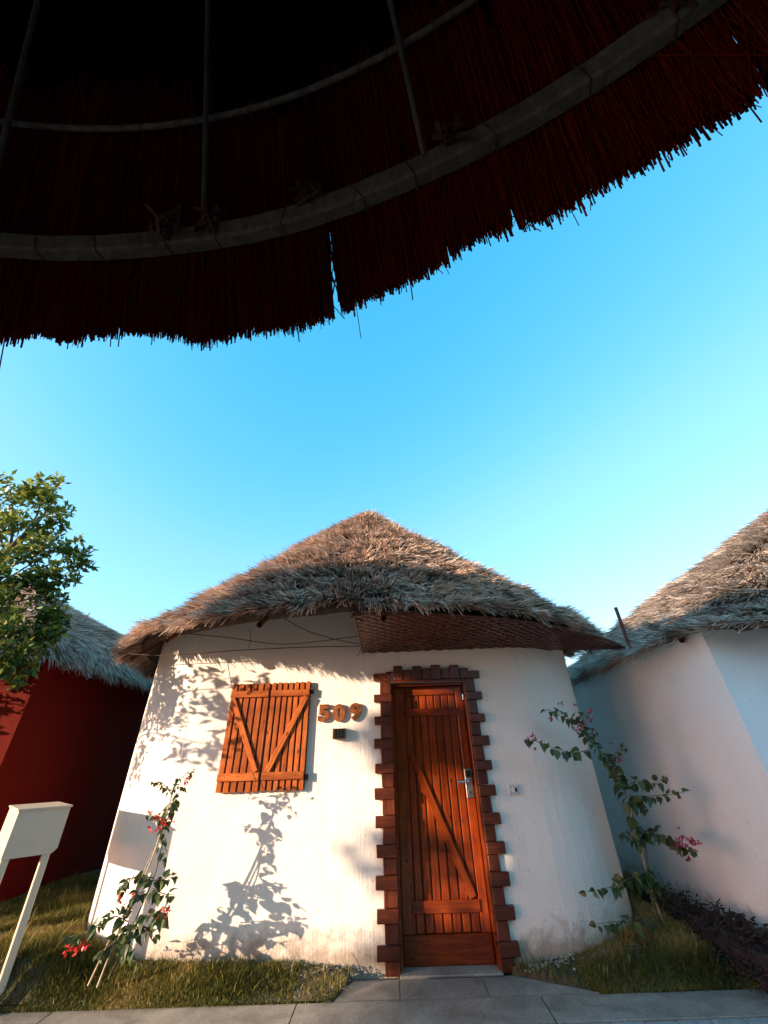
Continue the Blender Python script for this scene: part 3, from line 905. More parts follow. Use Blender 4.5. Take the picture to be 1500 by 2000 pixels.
# ------------------------------------------------------------------ leaves
def leaf_me(name, L, Wd, fold=0.25, droop=0.25, heart=True, mat=None):
    prof = [(0.0, 0.0), (0.06, 0.30 if heart else 0.12), (0.28, 0.50), (0.55, 0.42 if heart else 0.46), (0.8, 0.20), (1.0, 0.0)]
    V, F = [], []
    mid = []
    for t, w in prof:
        z = -droop * L * t * t
        mid.append(len(V)); V.append((0, t * L, z))
        if 0 < w:
            V.append((-w * Wd, t * L - (0.06 * L if heart and t < .1 else 0), z + fold * w * Wd)); V.append((w * Wd, t * L - (0.06 * L if heart and t < .1 else 0), z + fold * w * Wd))
    # indices: 0 | 1,2,3 | 4,5,6 | 7,8,9 | 10,11,12 | 13
    F = [(0, 1, 2), (0, 3, 1), (1, 4, 5, 2), (1, 3, 6, 4), (4, 7, 8, 5), (4, 6, 9, 7), (7, 10, 11, 8), (7, 9, 12, 10), (10, 13, 11), (10, 12, 13)]
    me = bpy.data.meshes.new(name); me.from_pydata(V, [], F); me.update()
    me.materials.append(mat)
    return me
LEAF = [leaf_me('leaf', 0.088, 0.074, f, d, True, M['leaf']) for f, d in ((0.35, 0.3), (0.6, 0.5), (0.2, 0.15), (0.8, 0.35))]
def bract_me(name, m):
    V, F = [], []
    for k in range(3):
        a = k * 2.094
        for (r, w, z) in ((0.0, 0, 0), (0.018, 0.015, 0.012), (0.034, 0.010, 0.026), (0.042, 0, 0.034)):
            ca, sa = math.cos(a), math.sin(a)
            if w == 0: V.append((r * ca, r * sa, z))
            else: V += [(r * ca - w * sa, r * sa + w * ca, z), (r * ca + w * sa, r * sa - w * ca, z)]
        b = k * 6
        F += [(b, b + 2, b + 1), (b + 1, b + 2, b + 4, b + 3), (b + 3, b + 4, b + 5)]
    me = bpy.data.meshes.new(name); me.from_pydata(V, [], F); me.update(); me.materials.append(m); return me
BR = [bract_me('flower', M['bract']), bract_me('flower', M['bract_red'])]

def place_leaf(me, name, p, heading, roll, scale, parent, P0):
    o = bpy.data.objects.new(name, me); link(o, parent)
    q = heading.to_track_quat('Y', 'Z')
    o.rotation_mode = 'QUATERNION'
    o.rotation_quaternion = q @ Matrix.Rotation(roll, 3, 'Y').to_quaternion()
    o.location = p - Vector(P0); o.scale = (scale,) * 3
    return o
def bougainvillea(label, base, stems, branches, flowers, seed, red):
    rg = random.Random(seed)
    B = Vector(base)
    t = thing('bougainvillea', label, 'bush', B, 'bougainvilleas beside the white hut')
    for pts, r0, r1, m in stems:
        P = smooth_path([W(*p) for p in pts], 5)
        rr = [r0 + (r1 - r0) * i / (len(P) - 1) for i in range(len(P))]
        Geo().tube(P, rr, 6).build('stem', M[m], t, True, loc0=B)
    nl = 0
    for pts, nleaf, sc in branches:
        P = smooth_path([W(*p) for p in pts], 6)
        rr = [0.0042 - 0.0028 * i / (len(P) - 1) for i in range(len(P))]
        Geo().tube(P, rr, 5).build('branch', M['bark'], t, True, loc0=B)
        nleaf = int(nleaf * (1.35 if red else 1.02))
        for i in range(nleaf):
            u = (i + rg.uniform(0.1, 0.9)) / nleaf * (len(P) - 1)
            k = min(int(u), len(P) - 2); p = P[k].lerp(P[k + 1], u - k)
            d = (P[k + 1] - P[k]).normalized()
            side = Vector((rg.gauss(0, 1), rg.gauss(0, 1), rg.gauss(0, 0.5))); side -= d * side.dot(d); side.normalize()
            h = (side * 0.9 + d * rg.uniform(0.0, 0.6) + Vector((0, 0, -rg.uniform(0.1, 1.0)))).normalized()
            s = sc * rg.uniform(0.6, 1.2) * (1.0 if red else 1.14) * (1.0 - 0.35 * u / len(P))
            place_leaf(rg.choice(LEAF), 'leaf', p + h * 0.012, h, rg.gauss(0, 0.7), s, t, B); nl += 1
    for (px, py, F, n, spread) in flowers:
        for i in range(n):
            p = W(px + rg.gauss(0, spread), py + rg.gauss(0, spread * 0.8), F + rg.gauss(0, 0.03))
            h = Vector((rg.gauss(0, 1), rg.gauss(-0.6, 0.7), rg.gauss(0.1, 0.8))).normalized()
            o = place_leaf(BR[1 if red else 0], 'flower', p, h, rg.uniform(0, 6), rg.uniform(0.4, 0.68), t, B)
    return t
bougainvillea('leaning bougainvillea with red flowers, tied to canes left of the shutter', W(185, 1925, 4.12),
    [([(190, 1928, 4.10), (240, 1800, 4.06), (292, 1690, 4.03), (322, 1600, 4.0), (345, 1520, 3.98)], 0.008, 0.005, 'cane'),
     ([(172, 1925, 4.08), (215, 1835, 4.05), (262, 1745, 4.02), (300, 1660, 4.0)], 0.007, 0.004, 'cane'),
     ([(212, 1912, 4.14), (250, 1830, 4.10), (285, 1750, 4.06), (305, 1700, 4.03), (318, 1640, 4.02)], 0.006, 0.004, 'bark')],
    [([(335, 1550, 3.98), (345, 1525, 3.98), (368, 1512, 3.97), (384, 1502, 3.95)], 13, 0.55),
     ([(336, 1552, 3.98), (325, 1538, 3.98), (312, 1527, 3.99), (296, 1524, 4.0)], 11, 0.55),
     ([(345, 1535, 3.98), (352, 1545, 3.95), (345, 1558, 3.93)], 4, 0.6),
     ([(340, 1560, 4.0), (330, 1590, 4.0), (322, 1620, 4.0), (318, 1650, 4.0), (316, 1690, 4.0)], 20, 0.85),
     ([(325, 1600, 4.0), (308, 1594, 4.0), (290, 1590, 4.0)], 9, 0.65),
     ([(300, 1715, 4.03), (275, 1712, 4.02), (250, 1718, 4.0), (235, 1740, 3.98)], 15, 0.9),
     ([(300, 1720, 4.03), (322, 1716, 4.0), (342, 1712, 3.98)], 9, 0.9),
     ([(298, 1735, 4.03), (318, 1745, 3.98), (340, 1748, 3.95)], 10, 0.9),
     ([(285, 1740, 4.03), (262, 1750, 4.0), (245, 1775, 3.98)], 10, 0.85),
     ([(275, 1790, 4.05), (300, 1785, 4.0), (318, 1790, 3.95), (322, 1780, 3.93)], 14, 1.0),
     ([(265, 1810, 4.05), (285, 1815, 4.0), (305, 1835, 3.96)], 14, 1.0),
     ([(255, 1815, 4.05), (240, 1835, 4.0), (262, 1855, 3.97)], 10, 0.9),
     ([(250, 1800, 4.05), (225, 1790, 4.03), (200, 1800, 4.02), (172, 1818, 4.02), (130, 1832, 4.02)], 20, 0.9),
     ([(235, 1830, 4.05), (210, 1850, 4.02), (190, 1862, 4.0)], 9, 0.8),
     ([(225, 1850, 4.05), (250, 1870, 4.0), (270, 1880, 3.98)], 7, 0.7)],
    [(318, 1606, 3.97, 11, 9), (292, 1588, 3.98, 3, 3), (304, 1618, 3.97, 3, 4), (363, 1528, 3.95, 3, 3), (325, 1782, 3.92, 8, 6), (232, 1756, 3.97, 3, 3), (140, 1852, 4.0, 7, 7), (168, 1848, 4.0, 4, 6), (255, 1745, 3.97, 2, 4)], 5, True)
bougainvillea('tall bougainvillea with magenta flowers in the gap by the right hut', W(1302, 1822, 4.66),
    [([(1303, 1822, 4.66), (1280, 1760, 4.6), (1262, 1700, 4.5), (1240, 1610, 4.4), (1222, 1550, 4.33)], 0.010, 0.006, 'cane'),
     ([(1300, 1822, 4.62), (1275, 1765, 4.55), (1270, 1720, 4.5), (1262, 1660, 4.42)], 0.007, 0.004, 'bark'),
     ([(1222, 1550, 4.33), (1205, 1515, 4.3), (1190, 1487, 4.27), (1155, 1450, 4.22), (1120, 1425, 4.2)], 0.006, 0.003, 'bark')],
    [([(1225, 1560, 4.33), (1207, 1515, 4.3), (1190, 1487, 4.27), (1155, 1450, 4.22)], 34, 0.95),
     ([(1155, 1452, 4.22), (1135, 1420, 4.2), (1110, 1402, 4.17), (1085, 1390, 4.15), (1060, 1386, 4.13)], 30, 0.8),
     ([(1150, 1465, 4.22), (1120, 1470, 4.15), (1085, 1462, 4.12), (1050, 1448, 4.1), (1026, 1443, 4.08)], 20, 0.95),
     ([(1130, 1420, 4.2), (1140, 1400, 4.18), (1150, 1385, 4.16)], 8, 0.6),
     ([(1150, 1440, 4.2), (1162, 1425, 4.2)], 6, 0.7),
     ([(1185, 1490, 4.27), (1205, 1468, 4.25), (1222, 1458, 4.22)], 12, 0.65),
     ([(1220, 1540, 4.33), (1245, 1525, 4.28), (1275, 1532, 4.25), (1302, 1515, 4.2)], 18, 0.75),
     ([(1225, 1555, 4.33), (1262, 1555, 4.27), (1300, 1552, 4.22), (1335, 1548, 4.18)], 16, 0.85),
     ([(1225, 1565, 4.33), (1245, 1575, 4.28), (1262, 1580, 4.25)], 14, 0.9),
     ([(1235, 1590, 4.37), (1243, 1620, 4.35), (1248, 1650, 4.38)], 14, 0.9),
     ([(1243, 1620, 4.38), (1280, 1628, 4.3), (1315, 1640, 4.22), (1350, 1665, 4.18)], 26, 0.95),
     ([(1245, 1645, 4.38), (1228, 1632, 4.33), (1212, 1630, 4.3)], 9, 0.75),
     ([(1262, 1700, 4.48), (1268, 1720, 4.45), (1285, 1760, 4.45)], 14, 0.9),
     ([(1262, 1705, 4.48), (1232, 1715, 4.35), (1195, 1732, 4.25), (1145, 1742, 4.18)], 20, 0.95),
     ([(1275, 1790, 4.58), (1245, 1800, 4.4), (1205, 1800, 4.25), (1163, 1805, 4.15)], 20, 0.85),
     ([(1290, 1830, 4.5), (1250, 1850, 4.35), (1220, 1858, 4.2)], 12, 0.8)],
    [(1128, 1420, 4.16, 8, 14), (1095, 1375, 4.15, 2, 2), (1122, 1376, 4.15, 1, 2), (1150, 1386, 4.15, 3, 4), (1075, 1404, 4.14, 2, 3), (1150, 1408, 4.15, 3, 5), (1042, 1438, 4.08, 3, 4), (1028, 1450, 4.08, 3, 4), (1040, 1467, 4.08, 1, 2),
     (1190, 1450, 4.22, 1, 1), (1210, 1478, 4.22, 5, 5), (1325, 1642, 4.18, 18, 12), (1355, 1648, 4.17, 8, 7), (1345, 1680, 4.17, 2, 3), (1325, 1622, 4.17, 1, 2)], 9, False)

# support string from the eave to the left bougainvillea
s_ = Geo().tube(smooth_path([W(393, 1243, 4.28), W(388, 1270, 4.26), W(372, 1370, 4.18), W(356, 1470, 4.05), W(347, 1515, 4.0)], 4), 0.0026, 5)
tag(s_.build('support_string', M['string'], None, True), 'thin pale string hanging from the eave to the left bougainvillea', 'string')

# ------------------------------------------------------------------ trees
M['lit_top_leaf'] = mat_leaf('tree_leaf_lit_top', (0.09, 0.12, 0.015), (0.30, 0.32, 0.04), 0.4)  # yellow sunlight on the crown top, put into the leaf colour
TLIT = leaf_me('leaf', 0.10, 0.040, 0.35, 0.45, False, M['lit_top_leaf'])
TL = leaf_me('leaf', 0.10, 0.040, 0.35, 0.45, False, M['tree_leaf'])
def leaf_cloud(centres, per, rad, L, Wd, rg, up=0.2):
    """numpy cloud of folded diamond leaves around clump centres"""
    Ps, Ts = [], []
    for (c, r, k) in centres:
        n = int(per * k)
        d = rg.normal(size=(n, 3)); d /= np.linalg.norm(d, axis=1)[:, None]
        rr = rg.random(n) ** 0.45
        p = np.array(c) + d * rr[:, None] * np.array(r)
        Ps.append(p); Ts.append(np.clip(0.35 + 0.35 * d[:, 2] + rg.normal(0, 0.18, n), 0, 1))
    P = np.concatenate(Ps); T = np.concatenate(Ts); n = len(P)
    h = rg.normal(size=(n, 3)); h[:, 2] += up; h /= np.linalg.norm(h, axis=1)[:, None]
    a = rg.normal(size=(n, 3)); s = np.cross(h, a); s /= np.linalg.norm(s, axis=1)[:, None]
    nn = np.cross(h, s)
    sc = (0.6 + 0.7 * rg.random(n))[:, None]
    l = L * sc; w = Wd * sc * 0.5
    V = np.stack([P, P + h * l * 0.45 + s * w + nn * w * 0.3, P + h * l - nn * l * 0.2, P + h * l * 0.45 - s * w + nn * w * 0.3], 1).reshape(-1, 3)
    F = (np.arange(n) * 4)[:, None] + np.array([[0, 1, 2, 3]])
    return V, F, np.repeat(T, 4)

# left tree at the frame edge
TB = Vector((-4.95, 3.75, 0.1))
tree = thing('leafy_tree', 'leafy green tree at the left edge in front of the red hut', 'tree', TB)
Geo().tube(smooth_path([TB, TB + Vector((0.05, .05, 1.0)), TB + Vector((0.12, .2, 2.0)), TB + Vector((0.2, .35, 2.9)), TB + Vector((.35, .45, 3.8))], 4),
           [0.09 - 0.0035 * i for i in range(17)], 8).build('trunk', M['bark'], tree, True, loc0=TB)
tips = [(20, 955, 4.1, .26), (75, 960, 4.15, .24), (108, 948, 4.2, .17), (95, 985, 4.15, .2), (30, 1010, 4.1, .3), (85, 1030, 4.15, .22), (110, 1020, 4.2, .12), (20, 1080, 4.05, .3), (70, 1095, 4.15, .22),
        (128, 1070, 4.2, .14), (150, 1085, 4.2, .13), (155, 1105, 4.25, .08), (120, 1120, 4.2, .16), (85, 1140, 4.1, .18), (40, 1150, 4.0, .28), (100, 1165, 4.15, .12), (20, 1210, 4.0, .28), (60, 1215, 4.0, .2), (95, 1215, 4.1, .13),
        (110, 1200, 4.2, .1), (75, 1250, 4.0, .18), (25, 1270, 3.9, .25), (105, 1235, 4.1, .1), (20, 1310, 3.85, .16), (-40, 1000, 4.0, .4), (-60, 1150, 3.9, .4), (-90, 1280, 3.8, .4)]
rg = random.Random(21)
nl = 0
for (px, py, F, r) in tips:
    c = W(px, py, F)
    z = max(1.9, min(3.7, c.z - 0.55))
    k = (z - TB.z) / 3.8
    root = TB + Vector((0.35 * k, 0.45 * k, z - TB.z))
    pts = smooth_path([root, root.lerp(c, 0.5) + Vector((rg.uniform(-.1, .1), rg.uniform(-.1, .1), .12)), c], 4)
    Geo().tube(pts, [0.018 - 0.0016 * i for i in range(len(pts))], 5).build('limb', M['bark'], tree, True, loc0=TB)
    nn_ = int(1 + 60 * r) if px > -20 else 0
    for i in range(nn_):
        if nl >= 300: break
        d = Vector((rg.gauss(0, 1), rg.gauss(0, 1), rg.gauss(0, .8))).normalized()
        p = c + d * r * rg.uniform(0.3, 1.05)
        h = (d * 0.8 + Vector((rg.gauss(0, .5), rg.gauss(0, .5), rg.gauss(-.35, .4)))).normalized()
        place_leaf(TLIT if c.z > 3.55 and rg.random() < .75 else TL, 'leaf', p, h, rg.gauss(0, .8), rg.uniform(0.7, 1.15), tree, TB); nl += 1
rn = np.random.default_rng(5)
cl = []
for (px, py, F, r) in tips:
    c = W(px, py, F); q = 6 if px > -20 else 9
    for i in range(q):
        cc = np.array(c) + rn.normal(0, r * 0.5, 3); cl.append((cc, (r * .42,) * 3, max(.25, r * 3.2)))
# low side limbs whose shade falls on the hut's left wall
for (x_, y_, z_, r) in ((-3.95, 3.45, 2.45, .22), (-3.75, 3.38, 2.25, .16), (-4.2, 3.5, 2.2, .25), (-4.05, 3.40, 1.98, .18), (-3.75, 3.3, 1.98, .12), (-4.45, 3.6, 2.5, .3), (-4.5, 3.6, 1.9, .22), (-3.55, 3.35, 2.5, .12), (-5.3, 4.1, 2.5, .25), (-5.1, 4.15, 2.8, .25), (-5.5, 4.05, 2.3, .2), (-5.0, 4.2, 2.35, .14), (-5.3, 4.1, 3.0, .28), (-5.6, 4.0, 2.7, .28), (-5.0, 4.2, 2.65, .22), (-4.75, 4.3, 2.4, .12)):
    for i in range(5):
        cl.append((np.array((x_, y_, z_)) + rn.normal(0, r * .55, 3), (r * .5,) * 3, max(.2, r * 1.7)))
    root = TB + Vector((0.12, .2, 1.9))
    Geo().tube(smooth_path([root, root.lerp(Vector((x_, y_, z_)), .5) + Vector((0, 0, .08)), (x_, y_, z_)], 4), [0.014 - .0013 * i for i in range(9)], 5).build('limb', M['bark'], tree, True, loc0=TB)
V, F, T = leaf_cloud(cl, 38, 0.2, 0.092, 0.04, rn)
T = np.clip(T + 0.45 * np.clip((V[:, 2] - 3.2) / 1.0, 0, 1), 0, 1)  # foliage tint raised with height to imitate sun on the crown top
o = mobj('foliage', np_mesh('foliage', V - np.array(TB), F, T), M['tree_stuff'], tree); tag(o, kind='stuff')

# broad tree across the path, out of frame to the left; its shade lies over the door and the right half
def up_sun(x, z, d, y=4.4): return Vector((x, y, z)) - SUN_DIR * d
clumps = [  # (x on the facade, z, half width on facade, half height, distance, density)
    (2.6, 1.3, 1.75, 1.5, 10.5, 1.0), (3.2, 0.3, 2.2, 0.9, 10.2, 1.0), (1.9, 2.3, 1.7, 0.9, 10.8, 1.0), (0.6, 2.55, 1.15, 0.62, 10.6, 1.0), (-0.35, 2.85, 0.65, 0.30, 10.9, 0.8),
    (4.4, 1.3, 2.0, 1.4, 11.2, 1.0), (6.5, 1.2, 2.6, 1.5, 11, 1.0), (9.0, 1.4, 3.0, 1.6, 11.2, 1.0), (12.0, 1.3, 3.0, 1.6, 11.2, 1.0), (1.75, 0.2, 0.8, 0.8, 10.3, 1.0), (1.6, 1.0, 0.68, 0.9, 10.3, 1.0),
    (0.68, 1.62, 0.48, 0.25, 10.4, 1.0), (0.95, 1.35, 0.22, 0.2, 10.4, .9), (0.25, 1.58, 0.25, 0.16, 10.2, .7), (0.62, 0.05, 0.25, 0.14, 10.3, 0.9), (1.0, 0.0, 0.4, 0.35, 10.3, 1.0), (-0.12, 1.52, 0.12, 0.12, 10.5, 0.55), (0.12, 0.15, 0.1, 0.3, 10.5, .3), (-0.05, .75, .1, .25, 10.4, .35)]
sb = up_sun(3.2, 0, 13.8); sb.z = -0.02
st = thing('shade_tree', 'broad dense shade tree across the path beyond the left of the view', 'tree', sb)
cl = []
rn = np.random.default_rng(9)
hx = Vector((-SUN_DIR.y, SUN_DIR.x, 0)).normalized()
for (x_, z_, rx, rz, d, k) in clumps:
    d = d + 3.0
    c = up_sun(x_, z_, d)
    w = rx * 0.47
    cnt = max(3, int(140 * w * rz))
    for i in range(cnt):
        a = rn.uniform(0, 6.28); q = rn.random() ** .5
        cc = Vector(c) - hx * (w * .8 * q * math.cos(a)) + Vector((0, 0, rz * .8 * q * math.sin(a))) + SUN_DIR * rn.normal(0, .35)
        cl.append((np.array(cc), (0.19, 0.19, 0.17), k))
    top = Vector(sb) + Vector((0, 0, 1.7))
    Geo().tube(smooth_path([top, top.lerp(c, .5) + Vector((0, 0, .15)), c], 4), [0.035 - .003 * i for i in range(9)], 5).build('limb', M['bark'], st, True, loc0=sb)
V, F, T = leaf_cloud(cl, 62, 0.2, 0.14, 0.10, rn)
o = mobj('foliage', np_mesh('foliage', V - np.array(sb), F, T), M['tree_stuff'], st); tag(o, kind='stuff')
Geo().tube([sb, sb + Vector((.03, 0, .9)), sb + Vector((0, .05, 1.75)), sb + Vector((.05, 0, 2.6))], [.17, .14, .12, .08], 10).build('trunk', M['bark'], st, True, loc0=sb)

# ------------------------------------------------------------------ grass
def grass(n, seed):
    rg = np.random.default_rng(seed)
    x = rg.uniform(-4.6, 3.2, n * 3); y = 4.035 + (rg.random(n * 3) ** 1.3) * 2.4
    ok = ~(apron(x, y) & (y < 4.42)) & ~((x > -1.98) & (x < 1.28) & (y > 4.375))
    dxl = np.hypot(x + 1.95, y - 5.4); dxr = np.hypot(x - 1.25, y - 5.4)
    ok &= ~((x <= -1.95) & (x > -2.95) & ((dxl < 1.03) | (y > 5.4))) & ~((x >= 1.25) & (x < 2.25) & ((dxr < 1.03) | (y > 5.4)))
    ok &= ~((x > 2.7) & (y > 3.5) & (x - 2.72 > 0)) | (y < 3.4)
    ok &= ~((x < -4.0) & (y > 4.64))
    ok &= ~((x < -3.2) & (y > 4.15) & (y < 4.64))
    bare = ((x > -0.75) & (x < -0.3)) | ((x > 0.8) & (x < 1.35))
    thin = vnoise(x * 2.2 + 9, y * 2.2, 8)
    ok &= ~(bare & (rg.random(len(x)) < 0.80)) & (rg.random(len(x)) < 0.25 + 1.3 * thin)
    x = x[ok][:n]; y = y[ok][:n]; n = len(x)
    z = lawn_h(x, y)
    h = (0.028 + 0.05 * rg.random(n)) * (0.6 + 0.9 * vnoise(x * 4, y * 4 + 30, 9))
    tall = rg.random(n) < 0.015; h = np.where(tall, h * 2.0, h)
    h = h * np.clip(0.35 + (y - 4.05) / 0.18, 0.35, 1)
    a = rg.uniform(0, 6.28, n); lean = rg.uniform(0.1, 0.75, n)
    P = []
    for k, f in enumerate((0, .55, 1.0)):
        P.append(np.stack([x + np.cos(a) * lean * h * f ** 1.6, y + np.sin(a) * lean * h * f ** 1.6, z - 0.005 + h * f * (1 - .25 * f)], -1))
    P = np.stack(P, 1)
    b = a + rg.normal(1.57, .5, n)
    Wd = np.stack([np.cos(b), np.sin(b), np.zeros(n)], -1)
    w = 0.0022 * (0.7 + .7 * rg.random(n))[:, None] * np.array([1, .85, .12])[None, :]
    V, F = ribbons(P, Wd, w)
    T = np.clip(0.12 + 0.55 * rg.random(n) + 0.75 * (vnoise(x * 3.1, y * 5 + 3, 12) - 0.42) + np.where(tall, .3, 0) + 0.22 * np.clip((y - 4.25) / .2, 0, 1) * (x > -2) , 0, 1)
    o = mobj('grass', np_mesh('grass', V, F, np.repeat(T, 6)), M['grass'])
    tag(o, 'short patchy yellow green grass between the kerb and the huts', 'grass', kind='stuff')
grass(150000, 3)

# crumbled plaster and pebbles along the wall base
g = Geo(); rg = random.Random(13)
def chip(c, s):
    V = [Vector(v) for v in ((1, 0, 0), (-.6, .8, 0), (-.5, -.9, 0), (0.1, 0.1, .8), (0, 0, -.6))]
    V = [Vector(c) + Vector((v.x * s * rg.uniform(.6, 1.3), v.y * s * rg.uniform(.6, 1.3), v.z * s * rg.uniform(.4, 1))) for v in V]
    g.add(V, [(0, 1, 3), (1, 2, 3), (2, 0, 3), (1, 0, 4), (2, 1, 4), (0, 2, 4)])
for i in range(700):
    if i < 380: x_ = rg.uniform(-2.0, -0.25)
    else: x_ = rg.uniform(0.95, 1.9)
    y_ = 4.385 - abs(rg.gauss(0, .05)) if x_ < 1.25 else 4.42 - abs(rg.gauss(0, .05))
    if x_ < -1.9: y_ -= .0
    chip((x_, y_, float(lawn_h(x_, y_)) + rg.uniform(-.002, .02)), rg.uniform(.004, .016))
for i in range(120):
    x_ = rg.uniform(-0.8, -0.35); y_ = rg.uniform(4.08, 4.34)
    chip((x_, y_, float(lawn_h(x_, y_))), rg.uniform(.003, .012))
o = g.build('rubble', M['rubble']); tag(o, 'crumbled plaster bits and pebbles along the white wall base', 'rubble', kind='stuff')

# dark brush pile against the right hut
g = Geo(); rg = random.Random(31)
for i in range(3200):
    t = rg.random()
    x_ = 2.22 + 0.55 * t + rg.gauss(0, .13); y_ = 5.1 - 1.4 * t + rg.gauss(0, .12)
    hgt = (0.30 * (1 - .25 * t)) * math.exp(-((x_ - (2.5 + .25 * t)) ** 2) / .05)
    z_ = 0.06 + rg.uniform(0, 1) ** .6 * hgt
    L = rg.uniform(.02, .08); d = Vector((rg.gauss(.3, .8), rg.gauss(-.6, .8), rg.gauss(.1, .35))).normalized() * L
    p = Vector((x_, y_, z_))
    if x_ > 2.74: continue
    s = Vector((rg.gauss(0, 1), rg.gauss(0, 1), rg.gauss(0, 1))).normalized() * rg.uniform(.004, .016)
    u = d.cross(s).normalized() * .006
    g.add([p, p + d * .4 + s, p + d, p + d * .5 - s, p + d * .5 + u, p + d * .5 - u], [(0, 1, 4), (1, 2, 4), (2, 3, 4), (3, 0, 4), (1, 0, 5), (2, 1, 5), (3, 2, 5), (0, 3, 5)])
# solid core
for i in range(24):
    t = i / 23
    c = (2.5 + .2 * t, 5.1 - 1.45 * t, 0.09)
    g.boxx(c, (.30, .2, .26 - .08 * t), Matrix.Rotation(rg.uniform(-.5, .5), 3, 'Z') @ Matrix.Rotation(rg.uniform(-.3, .3), 3, 'Y'))
o = g.build('brush_pile', M['charred']); tag(o, 'dark heap of dead bark and brush against the right hut wall', 'brush pile')

# ------------------------------------------------------------------ straw parasol overhead
K = 1.6
PX, PY = -0.37 * K, -1.09 * K
# steep skirt round the hoop, flatter crown above; s = distance up the slope from the hoop
RH = 1.34 * K; ZH = CAMZ + 0.60 * K; SK = 1.0
def pr(s):
    s = np.asarray(s, float); return RH - .371 * np.minimum(s, SK) - .86 * np.maximum(s - SK, 0)
def pz(s):
    s = np.asarray(s, float); return ZH + .928 * np.minimum(s, SK) + .51 * np.maximum(s - SK, 0)
STOP = SK + (RH - .371 * SK - .03) / .86
PB = Vector((PX, PY, 0))
par = thing('straw_parasol', 'large straw parasol seen from below, dark against the sky', 'parasol', PB)
Geo().tube([PB, PB + Vector((0, 0, float(pz(STOP)) - .02))], .055, 12).build('pole', M['old_wood'], par, True, loc0=PB)
rg = np.random.default_rng(77)
def ang_of(px, py, sl_):
    v = ray(px, py); z = float(pz(sl_)) - CAMZ; p = v * (z / v.z)
    return math.atan2(p.x - PX, p.y - PY)
gaps = [(R(19.2), .0009), (R(27), .0008), (R(3.5), .001), (ang_of(652, 540, -.12), 0.0042), (ang_of(976, 320, -.05), 0.0026), (ang_of(1462, 95, -.1), 0.0045), (ang_of(266, 640, -.2), 0.0012), (ang_of(445, 620, -.18), 0.002)]
def reeds(name, n, s_top, s_edge, o0, o1, mat, rad, jag, trim_gap, parts=3, spread=.02):
    a = -math.pi + (np.arange(n) + rg.uniform(-.9, .9, n)) * (2 * math.pi / n)
    dg = np.degrees(a); fit = np.interp(dg, [-60, -5, 10, 35, 60], [0.0, 0.0, 0.018, 0.085, 0.085])
    edge = s_edge + (fit if s_edge < 0 else 0) - jag * (1.0 * (vnoise(a * 9 + 50, a * 0 + 3, 4) - .5) + 0.7 * (vnoise(a * 31 + 50, a * 0 + 8, 6) - .5)) - rg.normal(0, jag * .22, n)
    stray = rg.random(n) < .0025; edge = np.where(stray, edge - rg.uniform(.01, .06, n), edge)
    if trim_gap:
        for g0, hw in gaps:
            m = np.abs(a - g0) < hw
            a = np.where(m, g0 + np.sign(a - g0 + 1e-9) * hw * (0.95 + 1.2 * rg.random(n)), a)
    a2 = a + rg.normal(0, spread * .12, n)
    st = s_top + rg.uniform(-.05, .05, n)
    P = []
    zo = rg.uniform(o0, o1, n); bow = rg.normal(0, .004, n)
    for k in range(parts):
        f = k / (parts - 1); q = st + (edge - st) * f; aa = a2 + (a - a2) * f
        off = zo + bow * math.sin(math.pi * f); r = pr(q) + off * .928
        P.append(np.stack([PX + r * np.sin(aa), PY + r * np.cos(aa), pz(q) + off * .371], -1))
    P = np.stack(P, 1)
    # triangular prism reeds
    t = np.stack([np.cos(a), -np.sin(a), np.zeros(n)], -1); up = np.stack([np.sin(a) * .928, np.cos(a) * .928, np.full(n, .371)], -1)
    Vs = []
    rr = rad * (0.6 + .8 * rg.random(n))[:, None]
    for q in range(3):
        w = 2.094 * q + .5
        Vs.append(P + (t * math.cos(w) + up * math.sin(w))[:, None, :] * rr[..., None])
    V = np.stack(Vs, 2).reshape(-1, 3)          # n, parts, 3
    base = (np.arange(n) * parts * 3)[:, None, None, None]
    j = (np.arange(parts - 1) * 3)[None, :, None, None]
    q = np.arange(3)[None, None, :, None]
    c0 = base + j + q; c1 = base + j + (q + 1) % 3
    F = np.concatenate([c0, c1, c1 + 3, c0 + 3], -1).reshape(-1, 4)
    T = np.clip(rg.random(n) * .75 + .5 * (vnoise(a * 22 + 9, a * 0 + 1, 15) - .3) , 0, 1)
    o = mobj('reed_thatch', np_mesh(name, V - np.array(PB), F, np.repeat(T, parts * 3)), mat, par); tag(o, kind='stuff')
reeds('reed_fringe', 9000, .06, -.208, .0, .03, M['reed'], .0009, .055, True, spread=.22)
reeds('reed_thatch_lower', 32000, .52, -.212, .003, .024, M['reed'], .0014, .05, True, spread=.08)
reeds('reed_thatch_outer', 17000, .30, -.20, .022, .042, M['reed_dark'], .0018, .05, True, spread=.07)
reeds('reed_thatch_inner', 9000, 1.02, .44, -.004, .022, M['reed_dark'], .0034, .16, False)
reeds('reed_thatch_crown', 4500, 2.4, .98, .004, .03, M['reed_dark'], .0046, .1, False, parts=2)
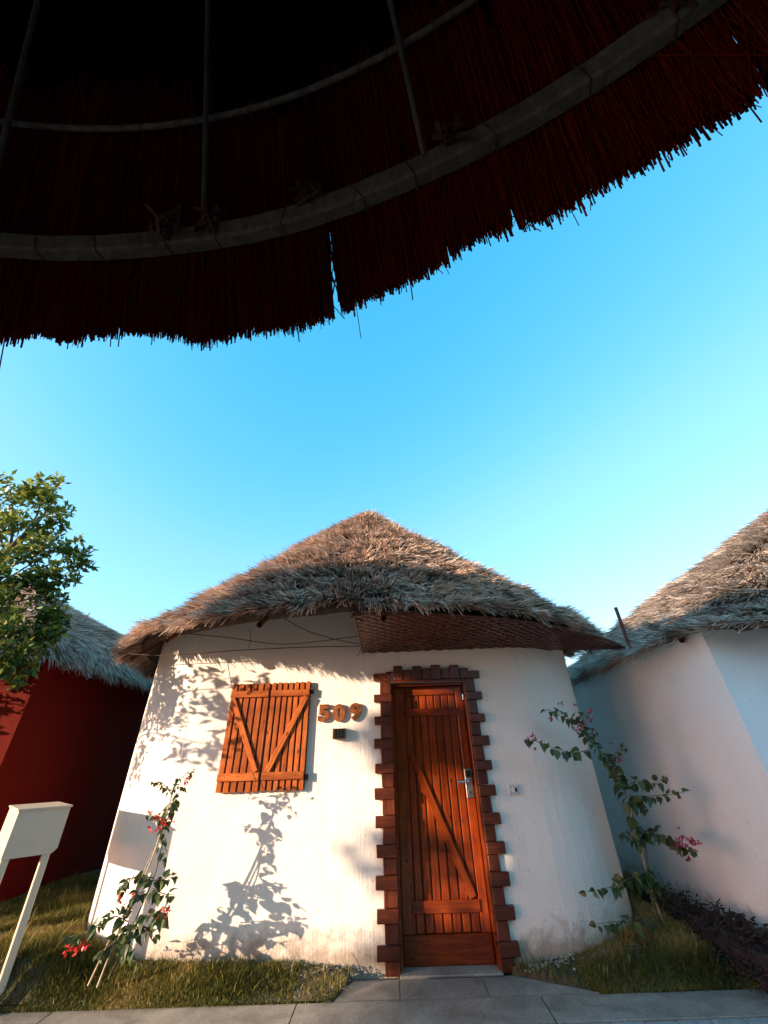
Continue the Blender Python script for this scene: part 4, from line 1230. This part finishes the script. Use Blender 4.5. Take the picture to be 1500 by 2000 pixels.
# solid thatch body outside the reeds
g = Geo(); KK = 96
rings = [(.0, .05), (.4, .055), (SK, .06), (2.0, .06), (STOP, .06), (STOP, .20), (2.0, .20), (SK + .05, .20), (.4, .13), (.03, .085)]
for q, off in rings:
    for k in range(KK):
        a = 2 * math.pi * k / KK; r = float(pr(q)) + (off * .8 if q < STOP else 0)
        g.V.append((PX + r * math.sin(a), PY + r * math.cos(a), float(pz(q)) + off * .5))
n_ = len(rings)
for i in range(n_):
    i2 = (i + 1) % n_
    for k in range(KK):
        k2 = (k + 1) % KK; g.F.append((i * KK + k, i * KK + k2, i2 * KK + k2, i2 * KK + k))
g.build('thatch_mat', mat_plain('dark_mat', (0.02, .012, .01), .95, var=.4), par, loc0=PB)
# main hoop: rectangular section lying against the inside of the skirt
def ringpt(q, off, a): 
    r = float(pr(q)) + off * .928
    return (PX + r * math.sin(a), PY + r * math.cos(a), float(pz(q)) + off * .371)
g = Geo(); seg = 120
for k in range(seg):
    a = 2 * math.pi * k / seg; w_ = .002 * math.sin(k * 1.3)
    for q, off in ((-.020 + w_, 0), (-.020 + w_, -.024), (-.015 + w_, -.029), (.015 + w_, -.029), (.020 + w_, -.024), (.020 + w_, 0)):
        g.V.append(ringpt(q, off, a))
for k in range(seg):
    k2 = (k + 1) % seg
    for q in range(6):
        q2 = (q + 1) % 6; g.F.append((k * 6 + q, k2 * 6 + q, k2 * 6 + q2, k * 6 + q2))
g.build('hoop', M['hoop'], par, loc0=PB)
Geo().tube([ringpt(.328, -.012, a) for a in np.linspace(0, 2 * math.pi, 140, endpoint=False)], .0062, 8, True).build('hoop', M['hoop'], par, True, loc0=PB)
# ribs
for i in range(28):
    a = R(-6.5 + 12.7 + i * 360 / 28)
    Geo().tube([ringpt(q, -.028, a) for q in (.01, .35, .7, SK - .02, SK + .3, 2.2)], [.0055, .006, .0062, .0066, .009, .011], 7).build('rib', M['hoop'], par, True, loc0=PB)
# binding wire and dark knots on the hoop
g = Geo()
for i in range(96):
    a = 2 * math.pi * i / 96 + random.uniform(-.012, .012); tw = random.uniform(-.006, .006)
    g.tube([ringpt(-.022, .01, a - tw), ringpt(-.022, -.028, a - tw), ringpt(0, -.031, a), ringpt(.022, -.028, a + tw), ringpt(.022, .01, a + tw)], .0017, 4)
for i in range(200):
    a = 2 * math.pi * i / 200 + random.uniform(-.008, .008)
    g.tube([ringpt(.314, .01, a), ringpt(.317, -.018, a), ringpt(.328, -.023, a), ringpt(.339, -.018, a), ringpt(.35, .012, a)], .0013, 4)
g.build('binding_wire', M['wire'], par, loc0=PB)['kind'] = 'stuff'
g = Geo()
rk = random.Random(3)
for (px, py) in ((352, 490), (410, 445), (890, 325), (612, 412), (1330, 45)):
    a = ang_of(px, py, 0)
    c = Vector(ringpt(.02, -.03, a))
    for i in range(22):
        pts = [c + Vector((rk.gauss(0, .016), rk.gauss(0, .012), rk.gauss(0, .018))) for _ in range(3)]
        g.tube(pts, .004, 4)
g.build('tie_knots', M['wire'], par, loc0=PB)['kind'] = 'stuff'
